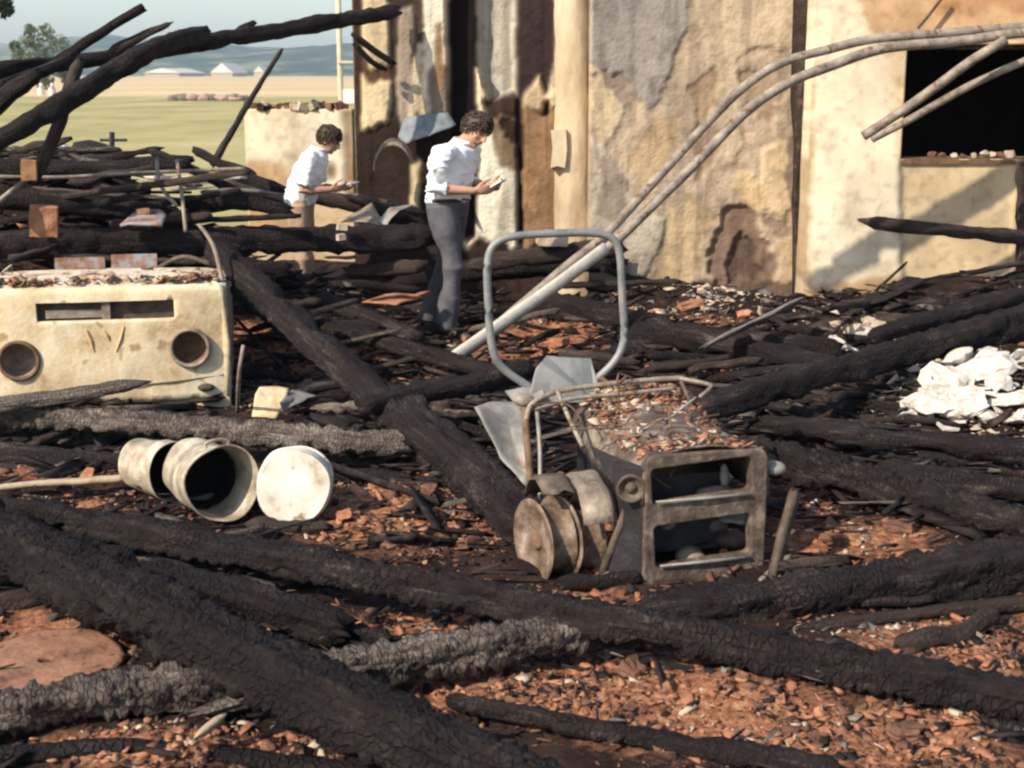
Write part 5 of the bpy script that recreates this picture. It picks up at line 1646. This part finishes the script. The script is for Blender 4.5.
# local frame: +x is where the person faces, +y is their left
JR = dict(pelvis=(0, 0, .985), waist=(.01, 0, 1.11), chest=(.05, 0, 1.28), neck=(.12, 0, 1.42), head=(.215, 0, 1.535), head_tilt=.58, head_yaw=-.35,
          shR=(.07, -.20, 1.375), shL=(.08, .19, 1.375), elR=(.01, -.245, 1.12), elL=(.05, .22, 1.12), wrR=(.25, -.12, 1.10), wrL=(.28, .06, 1.12),
          handR=((.86, .5, .1), (-.25, .8, .5), (.1, -.3, 1)), handL=((.9, -.42, .1), (-.2, -.7, .6), (.1, .3, 1)),
          hipR=(0, -.09, .95), hipL=(0, .09, .95), knR=(.09, -.10, .52), knL=(-.06, .11, .51), anR=(.03, -.11, .08), anL=(-.22, .12, .09),
          toeR=(1, -.25, 0), toeL=(1, .25, 0))
pr = hit(449, 331)
person('man in white shirt and dark grey trousers looking down at his hands beside the house', Vector((pr.x, pr.y, pr.z - .02)), R(-24), JR, SHIRT, TROUSER_GREY, SKIN, 'long', 214 * mpp(pr) / 1.635,
       bulk=1.12, pad=((.41, -.03, 1.14), -.5, 'small pale notepad held by the man in dark grey trousers'))
JL = dict(pelvis=(0, 0, .985), waist=(.03, 0, 1.11), chest=(.10, 0, 1.29), neck=(.19, 0, 1.45), head=(.29, 0, 1.555), head_tilt=.48, head_yaw=0.,
          shR=(.15, -.185, 1.40), shL=(.16, .185, 1.40), elR=(.08, -.24, 1.12), elL=(.12, .22, 1.12), wrR=(.32, -.15, 1.13), wrL=(.36, .08, 1.12),
          handR=((.95, .25, .1), (0, .6, .8), (0, -.5, .8)), handL=((.95, -.2, .1), (0, -.3, .95), (0, .8, .4)),
          hipR=(0, -.09, .95), hipL=(0, .09, .95), knR=(.05, -.10, .50), knL=(.02, .11, .49), anR=(-.02, -.11, .08), anL=(-.06, .12, .09),
          toeR=(1, -.2, 0), toeL=(1, .2, 0))
pl_ = P(316, 200, 12.7)
person('man in white shirt and tan trousers writing on a notepad before the low wall', Vector((pl_.x - .15, 12.7, pl_.z - 1.02)), R(-6), JL, SHIRT, TROUSER_TAN, SKIN, 'short', 1.0,
       pad=((.47, -.02, 1.17), -.18, 'white notepad held out by the man in tan trousers'))

# ------------------------------------------------------------------ rubble
def frag_cloud(name, label, x, y, z, size, cls, mats, flat=.35, slim=False):
    N = len(x)
    base = np.array([(-1, -1, -1), (1, -1, -1), (1, 1, -1), (-1, 1, -1), (-1, -1, 1), (1, -1, 1), (1, 1, 1), (-1, 1, 1)], float)
    v = base[None] * (1 + .55 * (RNG.random((N, 8, 3)) - .5) * 2)
    dims = np.stack([RNG.uniform(.7, 1.3, N), RNG.uniform(.35, .9, N), RNG.uniform(.10, flat, N)], -1) * size[:, None] * .5
    if slim:
        dims[:, 1] *= .28; dims[:, 2] = np.minimum(dims[:, 1], dims[:, 2] * .4)
    v *= dims[:, None]
    yaw = RNG.uniform(0, 6.28, N) if not slim else RNG.normal(0, .6, N); tx = RNG.normal(0, .35, N); ty = RNG.normal(0, .35 if not slim else .18, N)
    cx_, sx__ = np.cos(tx), np.sin(tx); cy_, sy_ = np.cos(ty), np.sin(ty); cz_, sz_ = np.cos(yaw), np.sin(yaw)
    o1 = np.zeros((N, 3, 3)); o1[:, 0, 0] = 1; o1[:, 1, 1] = cx_; o1[:, 1, 2] = -sx__; o1[:, 2, 1] = sx__; o1[:, 2, 2] = cx_
    o2 = np.zeros((N, 3, 3)); o2[:, 1, 1] = 1; o2[:, 0, 0] = cy_; o2[:, 0, 2] = sy_; o2[:, 2, 0] = -sy_; o2[:, 2, 2] = cy_
    o3 = np.zeros((N, 3, 3)); o3[:, 2, 2] = 1; o3[:, 0, 0] = cz_; o3[:, 0, 1] = -sz_; o3[:, 1, 0] = sz_; o3[:, 1, 1] = cz_
    Rm = o3 @ o2 @ o1
    v = np.einsum('nij,nkj->nki', Rm, v)
    v += np.stack([x, y, z], -1)[:, None]
    fq = np.array([(0, 3, 2, 1), (4, 5, 6, 7), (0, 1, 5, 4), (1, 2, 6, 5), (2, 3, 7, 6), (3, 0, 4, 7)])
    q = (fq[None] + (np.arange(N) * 8)[:, None, None]).reshape(-1, 4)
    me = bpy.data.meshes.new(name)
    np_mesh(me, v.reshape(-1, 3), q)
    for m in mats: me.materials.append(m)
    me.polygons.foreach_set('material_index', np.repeat(cls, 6).astype(np.int32))
    me.update()
    return tag(link(name, me), label, kind='stuff')


NF = 125000
yy = 3.4 + (13.2 - 3.4) * RNG.random(NF) ** 1.15
xx = (RNG.random(NF) - .5) * 2 * (yy * .46 + .8)
zz_ = gh(xx, yy)
fx, fy = proj(xx, yy, zz_)
fo_ = field_at(fx, fy, ORANGE); fp_ = field_at(fx, fy, PALEZ)
nn = fbm(xx * 2.2 + 4, yy * 2.2, 3)
score = np.clip(fo_ * 1.15 + (nn - .5) * 1.0, 0, 1); sp_ = np.clip(fp_ + (nn - .55) * .5, 0, 1)
u = RNG.random(NF)
cls = np.zeros(NF, int)          # 0 char, 1 terracotta, 2 burnt brick, 3 pale, 4 grey
cls[u < .35] = 2; cls[u < .05] = 4
um = RNG.random(NF)
isO = um < score * .95
cls[isO] = np.where(RNG.random(isO.sum()) < .62, 1, 2)
k2 = isO & (RNG.random(NF) < .03); cls[k2] = 3
k2 = isO & (RNG.random(NF) < .16); cls[k2] = 0
k2 = isO & (RNG.random(NF) < .02); cls[k2] = 4
isP = RNG.random(NF) < sp_ * .8
cls[isP] = np.where(RNG.random(isP.sum()) < .75, 3, 4)
size = np.exp(RNG.normal(math.log(.0155), .6, NF)) * (1 + .08 * (yy - 4))
size = np.minimum(np.clip(size, .008, .12), .045 + .011 * np.clip(yy - 4.5, 0, 9))
pt_ = np.clip((fbm(xx * 1.7 + 31, yy * 1.7 + 8, 4) - .36) * 5, .12, 1)
keep = (RNG.random(NF) < pt_ * (.22 + .78 * np.maximum(score, sp_)))
frag_cloud('rubble', 'small broken tile, brick and charcoal rubble', xx[keep], yy[keep], zz_[keep] + size[keep] * .1, size[keep], cls[keep], [COAL, TERRA, TERRA_DARK, PALE, STONE_GREY])

# long dark splinters, charred laths and flakes that carpet the burnt part
DARKZ = [(380, 340, 120, 70, .34), (120, 215, 190, 50, 1.), (830, 410, 120, 40, .8), (900, 480, 130, 40, .4), (320, 270, 120, 30, 1.), (660, 345, 90, 14, .5), (150, 560, 200, 50, .4), (480, 460, 60, 50, .5), (60, 440, 120, 30, .7), (430, 430, 80, 30, .8), (300, 640, 160, 60, .25), (930, 310, 90, 12, .7)]
NS = 26000
ys = 3.6 + 9.6 * RNG.random(NS); xs_ = (RNG.random(NS) - .5) * 2 * (ys * .44 + .5); zs_ = gh(xs_, ys)
ax_, ay_ = proj(xs_, ys, zs_)
kp = RNG.random(NS) < np.maximum(.04, field_at(ax_, ay_, DARKZ))
kp &= ~((ax_ > 180) & (ax_ < 345) & (ay_ > 455) & (ay_ < 545))
xs_, ys, zs_ = xs_[kp], ys[kp], zs_[kp]
ln = np.clip(np.exp(RNG.normal(math.log(.15), .55, len(xs_))), .05, .6) * np.clip((ys - 3.2) / 4.5, .35, 1)
frag_cloud('charred_splinters', 'small charred splinters and flakes covering the ground', xs_, ys, zs_ + .02 + RNG.random(len(xs_)) * .05, ln, RNG.choice([0, 0, 0, 0, 0, 1, 1, 2], len(xs_)), [COAL, COAL_BROWN, COAL_ASH], .2, slim=True)

# crumbs on the tractor bonnet
N_ = 1800
bu = RNG.random(N_); bv = RNG.random(N_) ** .8
bx = gcx + (bu - .5) * gw * .92 * (1 + .1 * bv); by = .02 + bv * BL * .96
bz_ = ft - .05 + np.interp(np.abs(bu - .5) * .92, [0, .16, .32, .43, .5], [.074, .068, .05, .02, -.03]) - .075 * np.sin(bv * 3.14) ** 1.3 * (1 - np.abs(bu - .5) * .83) + .05 * bv + .006
wco = np.array([tuple(TM @ Vector((a, b_, c_))) for a, b_, c_ in zip(bx, by, bz_)])
sz_ = np.clip(np.exp(RNG.normal(math.log(.021), .45, N_)), .010, .06)
frag_cloud('bonnet_rubble', 'orange and brown tile crumbs strewn on the tractor bonnet', wco[:, 0], wco[:, 1], wco[:, 2] + sz_ * .1, sz_, RNG.choice([0, 0, 1, 1, 2, 3], N_), [TERRA, TERRA_DARK, RUST_TAN, PALE], .25)
# flakes on the car bonnet
N_ = 500
CM = Matrix.Translation(car.location) @ Matrix.Rotation(ang, 4, 'Z')
wco = np.array([tuple(CM @ Vector(((random.random() - .5) * CW * .95, .03 + random.random() * .34, pz1 + .02 + .02 * random.random()))) for _ in range(N_)])
sz_ = np.clip(np.exp(RNG.normal(math.log(.03), .5, N_)), .012, .09)
frag_cloud('car_rubble', 'tile crumbs and rust flakes strewn on the car bonnet', wco[:, 0], wco[:, 1], wco[:, 2] + sz_ * .05, sz_, RNG.choice([0, 1, 1, 2, 3], N_), [TERRA, TERRA_DARK, PALE, RUST_TAN], .2)

# larger pieces, each one an object
def hull(name, m, n=14, flat=.5, seed=0):
    rnd = random.Random(seed)
    bm = bmesh.new()
    for i in range(n):
        v = Vector((rnd.gauss(0, 1), rnd.gauss(0, 1), rnd.gauss(0, 1))).normalized() * rnd.uniform(.7, 1)
        bm.verts.new((v.x * .5, v.y * .36, v.z * flat * .5))
    r_ = bmesh.ops.convex_hull(bm, input=bm.verts)
    bmesh.ops.delete(bm, geom=[g for g in r_['geom_interior'] if isinstance(g, bmesh.types.BMVert)], context='VERTS')
    me = bpy.data.meshes.new(name); bm.to_mesh(me); bm.free(); me.materials.append(m)
    return me


def shard(name, m, seed):
    """flat broken tile: a jagged polygon with thickness and a slight curl"""
    rnd = random.Random(seed)
    k = rnd.randint(4, 6); vs = []
    an = sorted(rnd.uniform(0, 6.28) for _ in range(k)) if k > 9 else [6.28 * (i + rnd.uniform(-.3, .3)) / k for i in range(k)]
    rr = [rnd.uniform(.3, .55) for _ in an]
    for z in (-.05, .06):
        for a, r_ in zip(an, rr):
            x, y = r_ * math.cos(a), r_ * .75 * math.sin(a)
            vs.append((x, y, z + .35 * x * x + rnd.uniform(-.012, .012)))
    b_ = MB(); b_.add(vs, [tuple(range(k))[::-1], tuple(range(k, 2 * k))] + [(i, (i + 1) % k, k + (i + 1) % k, k + i) for i in range(k)])
    return b_.mesh(name, m)


def crumple(name, m, seed):
    """lump of broken plaster: split faces, folds and a flat base"""
    rnd = random.Random(seed)
    bm = bmesh.new(); bmesh.ops.create_icosphere(bm, subdivisions=3, radius=.5)
    o_ = Vector((seed * 3.1, seed * 1.7, 0))
    cuts_ = [(Vector((rnd.gauss(0, 1), rnd.gauss(0, 1), rnd.gauss(0, .8))).normalized(), rnd.uniform(.26, .42)) for _ in range(9)]
    for v in bm.verts:
        p = v.co.copy()
        for (n_, d_) in cuts_:
            e_ = p.dot(n_) - d_
            if e_ > 0: p -= n_ * e_
        r_ = 1 + .22 * noise.noise(p * 4 + o_) - .30 * abs(noise.noise(p * 7 + o_)) + .08 * noise.noise(p * 17 + o_)
        v.co = Vector((p.x * r_ * 1.5, p.y * r_ * 1.1, p.z * r_ * .5 + .10 * noise.noise(p * 3 - o_)))
    me = bpy.data.meshes.new(name); bm.to_mesh(me); bm.free(); me.materials.append(m)
    return me


PLACES = [(-99, 0, 300, 262, 'in the dark timber pile at left'), (300, 0, 470, 262, 'between the two men and the house'), (-99, 262, 240, 430, 'around the cream car'),
          (240, 262, 480, 400, 'in the tangle behind the crossing beams'), (480, 225, 640, 400, 'behind the steel hoop'), (640, 225, 790, 345, 'at the foot of the stained house wall'),
          (790, 225, 1200, 345, 'below the bright wall with the window'), (640, 345, 800, 470, 'behind the tractor on its right'), (800, 345, 1200, 470, 'among the timbers near the white lumps'),
          (-99, 430, 350, 560, 'around the buckets'), (240, 400, 520, 470, 'below the crossing beams'), (350, 430, 530, 600, 'in the orange rubble between buckets and tractor'), (520, 400, 780, 620, 'beside the tractor'),
          (780, 470, 1200, 600, 'on the pale rubble patch right of the tractor'), (-99, 560, 180, 690, 'at the left edge above the clay disc'), (180, 560, 640, 660, 'along the longest foreground beam'),
          (-99, 660, 400, 900, 'in the bottom left corner'), (400, 640, 640, 900, 'in the orange rubble at bottom centre'), (640, 600, 860, 900, 'in the orange rubble under the longest beam'), (-999, -999, 9999, 9999, 'in the rubble at bottom right')]


def where(px, py):
    for (a, b_, c_, d_, t) in PLACES:
        if a <= px < c_ and b_ <= py < d_:
            return t


ORD = ['first', 'second', 'third', 'fourth', 'fifth', 'sixth', 'seventh', 'eighth', 'ninth', 'tenth', 'eleventh', 'twelfth', 'thirteenth', 'fourteenth', 'fifteenth', 'sixteenth', 'seventeenth', 'eighteenth', 'nineteenth', 'twentieth']


def label_row(items, what, cat, group):
    """items: (object, px, py). Tell alike pieces apart by the place they lie in, then by their order there."""
    by = {}
    for it in items:
        by.setdefault(where(it[1], it[2]), []).append(it)
    for w_, L_ in by.items():
        L_.sort(key=lambda t: t[1])
        for i, (o, px, py) in enumerate(L_):
            n = len(L_)
            e = '' if n == 1 else (', leftmost there' if i == 0 else (', rightmost there' if i == n - 1 else ', %s from the left' % ORD[min(i, 19)]))
            tag(o, what + ' ' + w_ + e, cat, group)


label_row(RFT, 'thin charred rafter', 'rafter', 'thin charred rafters')
label_row(STK, 'charred stick', 'stick', 'loose charred sticks')


def scatter(name, label, cat, group, mats, spots, sizes, flat, lift=.25):
    mk = {'tile_fragment': shard, 'white_scrap': shard, 'plaster_flake': shard, 'plaster_lump': crumple}.get(name)
    protos = [mk(name, m, 31 * k + len(name)) if mk else hull(name, m, 9 + k, flat, 31 * k + len(name)) for k in range(5) for m in mats]
    for (px, py) in spots:
        p = hit(px, py)
        o = link(name, random.choice(protos))
        s_ = random.uniform(*sizes) * mpp(p)
        o.scale = (s_, s_, s_)
        o.location = (p.x, p.y, gz(p.x, p.y) + s_ * flat * lift)
        o.rotation_euler = (random.gauss(0, .3), random.gauss(0, .3), random.uniform(0, 6.28))
        tag(o, label.replace('@', where(px, py)), cat, group)


def spots_in(L_, n):
    out = []
    for _ in range(n):
        cx_, cy_, rx_, ry_, w_ = random.choice(L_)
        out.append((cx_ + random.gauss(0, .6) * rx_, cy_ + random.gauss(0, .6) * ry_))
    return out


scatter('tile_fragment', 'broken orange roof tile piece lying @', 'tile', 'roof tile fragments', [TERRA, TERRA, TERRA_DARK], spots_in(ORANGE, 230), (9, 22), .2)
scatter('charcoal_lump', 'lump of black charcoal lying @', 'charcoal', 'charcoal lumps', [COAL], spots_in(ORANGE + DARKZ, 80), (9, 20), .6)
scatter('pale_stone', 'pale broken stone lying @', 'stone', 'pale stones in the rubble', [PALE, STONE_GREY, STONE_GREY], spots_in(PALEZ, 50) + spots_in(ORANGE, 10), (8, 15), .4)
WH = [((926, 416, 46), 'big white lump nearest the dark timbers at the left end of the white heap'), ((962, 418, 44), 'white lump in the middle of the front row of the white heap'), ((946, 398, 48), 'broad white lump lying behind the front row of the white heap'),
      ((978, 384, 56), 'large cream lump at the back of the white heap'), ((1006, 412, 40), 'white lump close to the right edge in the white heap'), ((1022, 428, 36), 'white lump cut off by the right edge at the front of the heap'),
      ((986, 424, 26), 'small white lump between the front row and the right edge'), ((955, 374, 44), 'cream lump at the back left of the white heap'), ((1014, 372, 38), 'pale lump resting by the long beam at the right edge'), ((906, 424, 24), 'small white lump at the lowest left point of the white heap'),
      ((996, 398, 34), 'white lump wedged behind the one close to the right edge')]
for (px, py, w_), lb in WH:
    scatter('plaster_lump', lb, 'plaster', 'white plaster heap at right', [WHITE_LUMP], [(px, py)], (w_ * .98, w_ * 1.02), .62, .5)
scatter('plaster_flake', 'flat white flake lying in the white heap at the right edge', 'plaster', 'white flakes of the heap', [WHITE_LUMP], [(random.gauss(955, 46), random.gauss(390, 28)) for _ in range(110)], (10, 30), .2, 1.0)
scatter('plaster_chip', 'white chip lying between the big lumps of the white heap', 'plaster', 'white chips of the heap', [WHITE_LUMP], [(random.gauss(975, 34), random.gauss(396, 22)) for _ in range(70)], (8, 20), .35, .8)
scatter('plaster_lump', 'pale plaster lump heaped at the foot of the bright wall', 'plaster', 'pale plaster heap below the wall', [WHITE_LUMP, PALE], [(random.gauss(845, 20), random.gauss(338, 10)) for _ in range(16)], (12, 24), .62, .4)
scatter('white_scrap', 'small white scrap lying @', 'scrap', 'white scraps at right', [WHITE_LUMP], [(818, 405), (828, 400), (838, 408), (784, 408), (795, 432), (906, 480), (880, 462), (940, 468), (970, 470), (812, 505), (822, 520), (708, 362), (744, 352), (900, 392), (884, 400), (872, 412), (860, 396), (910, 350), (850, 352), (836, 332), (870, 330), (890, 322), (915, 330)], (12, 24), .3)
# short charred boards and broken rafters in the dark tangle
BRD = []
for k in range(95):
    zc = random.choice(DARKZ[:5] + DARKZ[:3] + DARKZ)
    px, py = zc[0] + random.gauss(0, .62) * zc[2], zc[1] + random.gauss(0, .6) * zc[3]
    if py < 160 or (px > 470 and 380 < py < 620 and px < 800) or (px < 250 and 255 < py < 440) or (90 < px < 340 and 440 < py < 530) or (px > 880 and 340 < py < 430) or (415 < px < 485 and py < 350) or (290 < px < 350 and 195 < py < 295) or (px > 380 and py > 590): continue
    p = hit(px, py) + Vector((0, 0, .03))
    L_ = random.uniform(.25, 1.0); yw = random.gauss(0, .45) + (math.pi if random.random() < .5 else 0); pt = random.gauss(0, .13)
    d = Vector((math.cos(yw) * math.cos(pt), math.sin(yw) * math.cos(pt), math.sin(pt))) * L_ * .5
    w = random.uniform(.04, .12)
    A, B = p - d, p + d
    A.z = max(A.z, gz(A.x, A.y) + .01); B.z = max(B.z, gz(B.x, B.y) + .01)
    o = link('charred_board', timber_mesh('charred_board', [A, B], (w, w * random.uniform(.5, 1)), random.choice([CHAR, CHAR, CHAR, CHAR_BROWN, CHAR_ASH]), crackd=.4, bend=.03, asp=random.choice([.3, .5, .9]), tip=(random.random() < .4, random.random() < .4)))
    BRD.append((o, px, py))
HB = []
for (px, py) in ((345, 520), (428, 498), (470, 548), (632, 676), (905, 738), (130, 640), (30, 478), (90, 512), (300, 345), (345, 322), (420, 318), (560, 345), (600, 352), (835, 545), (900, 532), (690, 308), (745, 318), (480, 362), (320, 372)):
    p = hit(px, py); L_ = random.uniform(.07, .13) if py > 400 else random.uniform(.12, .2); w_ = .075 if py > 400 else .10
    bm = bmesh.new(); bmesh.ops.create_cube(bm, size=1); bmesh.ops.subdivide_edges(bm, edges=bm.edges[:], cuts=3, use_grid_fill=True)
    sd = Vector((px, py, 1)) * .37
    for v in bm.verts:
        q_ = v.co.copy(); r_ = max(0, q_.length - .62)
        v.co = Vector((q_.x * L_, q_.y * w_, q_.z * w_ * .6)) * (1 - .35 * r_)
        if q_.x > .3: v.co.x += .05 * noise.noise(q_ * 2.5 + sd)
        v.co += Vector((noise.noise(q_ * 4 + sd), noise.noise(q_ * 4 - sd), noise.noise(q_ * 4 + sd * 2))) * .010
    me = bpy.data.meshes.new('broken_brick'); bm.to_mesh(me); bm.free(); me.materials.append(random.choice([TERRA_DARK, TERRA_DARK, TERRA]))
    o = link('broken_brick', me); o.location = p + Vector((0, 0, .022)); o.rotation_euler = (random.gauss(0, .3), random.gauss(0, .3), random.uniform(0, 6.28))
    HB.append((o, px, py))
label_row(HB, 'broken brick', 'brick', 'broken bricks in the rubble')
label_row(BRD, 'short charred board', 'board', 'short charred boards')
for k_, (px, py) in enumerate(((932, 157), (943, 156), (954, 155), (963, 155), (974, 154), (983, 155), (992, 154), (1000, 153), (1009, 155))):
    p = P(px, py, Y0 + .1); s_ = random.uniform(10, 20) * mpp(p)
    o = link('sill_stone', hull('sill_stone', random.choice([PALE, PALE, TERRA_DARK]), 12, .6, px))
    o.location = (p.x, p.y, hz0 + .012 + s_ * .2); o.scale = (s_, s_, s_); o.rotation_euler = (0, 0, random.uniform(0, 6))
    tag(o, 'small stone on the sill of the black window hole, ' + ORD[k_] + ' from the left', 'stone', 'stones on the window sill')

# ------------------------------------------------------------------ far things
def leaf_cloud(name, parent, clumps, n, size, m):
    vs, fs = [], []
    for i in range(n):
        cx_, cy_, cz_, r_ = random.choice(clumps)
        d = Vector((random.gauss(0, 1), random.gauss(0, 1), random.gauss(0, 1))).normalized() * r_ * random.random() ** .45
        p = Vector((cx_, cy_, cz_)) + d
        a = Vector((random.gauss(0, 1), random.gauss(0, 1), random.gauss(0, 1))).normalized()
        b = a.orthogonal().normalized()
        s_ = size * random.uniform(.6, 1.3)
        o = len(vs)
        vs += [p - a * s_, p + b * s_ * .45, p + a * s_, p - b * s_ * .45]
        fs.append((o, o + 1, o + 2, o + 3))
    b_ = MB(); b_.add(vs, fs)
    return b_.build(name, m, parent)


def tree(label, base, h, crown_r, n, leafsize, m, clumps):
    t = empty('tree', base)
    tag(t, label, 'tree')
    q = MB(); q.tube([(0, 0, -.3), (h * .01, 0, h * .25), (-h * .01, 0, h * .55), (0, 0, h * .85)], [h * .03, h * .024, h * .016, h * .005], 10)
    tk = q.build('trunk', BARK, t, True)
    for i in range(9):
        a = i * 2.4; z = h * (.3 + .05 * i)
        q = MB(); q.tube([(0, 0, z), (math.cos(a) * crown_r * .5, math.sin(a) * crown_r * .5, z + h * .10), (math.cos(a) * crown_r * .85, math.sin(a) * crown_r * .85, z + h * .14)], [h * .011, h * .007, h * .002], 6)
        q.build('limb', BARK, tk, True)
    leaf_cloud('crown', t, clumps, n, leafsize, m)
    return t


tb_ = P(38, 86, 170.)
cl_ = []
random.seed(5)
for (px, py, r_) in ((44, 32, 10), (28, 42, 11), (58, 44, 11), (42, 50, 13), (18, 56, 9), (66, 58, 10), (34, 62, 12), (54, 66, 12), (64, 78, 8), (46, 82, 8), (12, 46, 6), (72, 68, 7), (30, 30, 6), (20, 70, 8)):
    p = P(px, py, 170.); cl_.append((p.x - tb_.x, random.uniform(-1, 1) * 1.2, p.z + .08, r_ * 170 / F * .95))
tree('pale green leafy tree standing in the field at upper left', (tb_.x, 170, -.08), P(40, 24, 170.).z, 3.2, 2600, .24, LEAF, cl_)
tb2 = P(-60, 60, 26.)
cl2 = []
for (px, py, r_) in ((2, 2, 9), (8, 10, 5), (-8, 6, 12), (-20, -10, 20), (-50, -20, 40), (-90, 0, 40), (-70, -60, 50)):
    p = P(px, py, 26.); cl2.append((p.x - tb2.x, random.uniform(-1, 1) * .4, p.z + .08, r_ * 26 / F))
tree('dark leafy tree tip hanging into the top left corner', (tb2.x, 26, -.08), P(-60, -40, 26.).z, .8, 2200, .055, LEAF_DARK, cl2)

q = MB(); p0 = P(341, 105, 32.); 
q.tube([(p0.x, 32, -.3), (p0.x, 32, 2.5), (p0.x, 32, 7.5)], [.066, .062, .055], 12)
tp_ = empty('telegraph_pole', (0, 0, 0)); tag(tp_, 'pale telegraph pole standing in the meadow beside the house', 'pole')
q.build('pole', POLE_MAT, tp_, True)
q = MB(); q.box((p0.x + .2, 31.9, P(348, 62, 32.).z), (.5, .05, .05)); q.build('bracket', POLE_MAT, tp_)
q = MB(); pb = P(350, 96, 32.); q.box((pb.x, 31.85, pb.z), (.24, .2, .3)); q.build('meter_box', PAPER, tp_)

def shed(label, px, py, d, w, h, rh, wallm, roofm):
    p = P(px, py, d)
    t = empty('farm_building', (p.x, d, -.08), R(82)); tag(t, label, 'building', 'far farm buildings')
    q = MB(); q.box((0, 0, h / 2), (w, w * .5, h)); q.build('wall', wallm, t)
    q = MB(); y_ = w * .28
    q.add([(-w * .52, -y_, h), (w * .52, -y_, h), (w * .52, y_, h), (-w * .52, y_, h), (-w * .5, 0, h + rh), (w * .5, 0, h + rh)], [(0, 1, 5, 4), (2, 3, 4, 5), (0, 4, 3), (1, 2, 5), (0, 3, 2, 1)])
    q.build('roof', roofm, t)


PALEROOF = mat('pale_roof', [(.3, c(.55, .50, .42)), (.7, c(.7, .66, .58))], .3, .8)
shed('pale roofed barn at the foot of the hills right of the roof beams', 229, 70, 1200., 36, 3, 8, PALE, PALEROOF)
shed('long pale shed at the foot of the hills beside the thick roof beam', 175, 74, 1250., 60, 3, 4, PALE, PALEROOF)
shed('small pale house below the hill crest behind the leaning pole', 262, 74, 1300., 18, 4, 5, PALE, PALEROOF)

random.seed(9)
q = MB()
for i in range(60):
    p = P(random.uniform(168, 246), 94.5 + random.uniform(-1, 1), 120.)
    q.ball((p.x, 120 + random.uniform(-1, 1), random.uniform(.05, .2)), (random.uniform(.3, .8), .4, random.uniform(.15, .35)), None, 8, 5, random.choice([0, 0, 1]))
tag(q.build('earth_heap', [mat('pink_earth', [(.3, c(.30, .19, .16)), (.7, c(.45, .33, .28))], 2), STONE_GREY]), 'long low pinkish earth heap lying in the meadow', 'heap')
for px, lab in ((41, 'left of two white marker stones below the field tree'), (52, 'right of two white marker stones below the field tree')):
    p = P(px, 90, 150.); q = MB()
    q.tube([(p.x, 150, -.1), (p.x, 150, .6), (p.x + .05, 150, 1.0)], [.42, .4, .2], 10, dome=True)
    tag(q.build('marker_stone', WHITE_LUMP, None, True), lab, 'stone', 'marker stones in the field')

# ------------------------------------------------------------------ haze
hm = bpy.data.materials.new('haze'); hm.use_nodes = True
nt = hm.node_tree; nt.nodes.remove(nt.nodes['Principled BSDF'])
pv_ = nt.nodes.new('ShaderNodeVolumePrincipled')
pv_.inputs['Color'].default_value = (.72, .87, 1.0, 1); pv_.inputs['Density'].default_value = .0003; pv_.inputs['Anisotropy'].default_value = .2
nt.links.new(pv_.outputs[0], nt.nodes['Material Output'].inputs['Volume'])
q = MB(); q.box((0, 2010, 45), (5400, 4260, 93))
hz_ = q.build('haze', hm); tag(hz_, 'thin blue summer haze over the far fields and hills', kind='stuff')
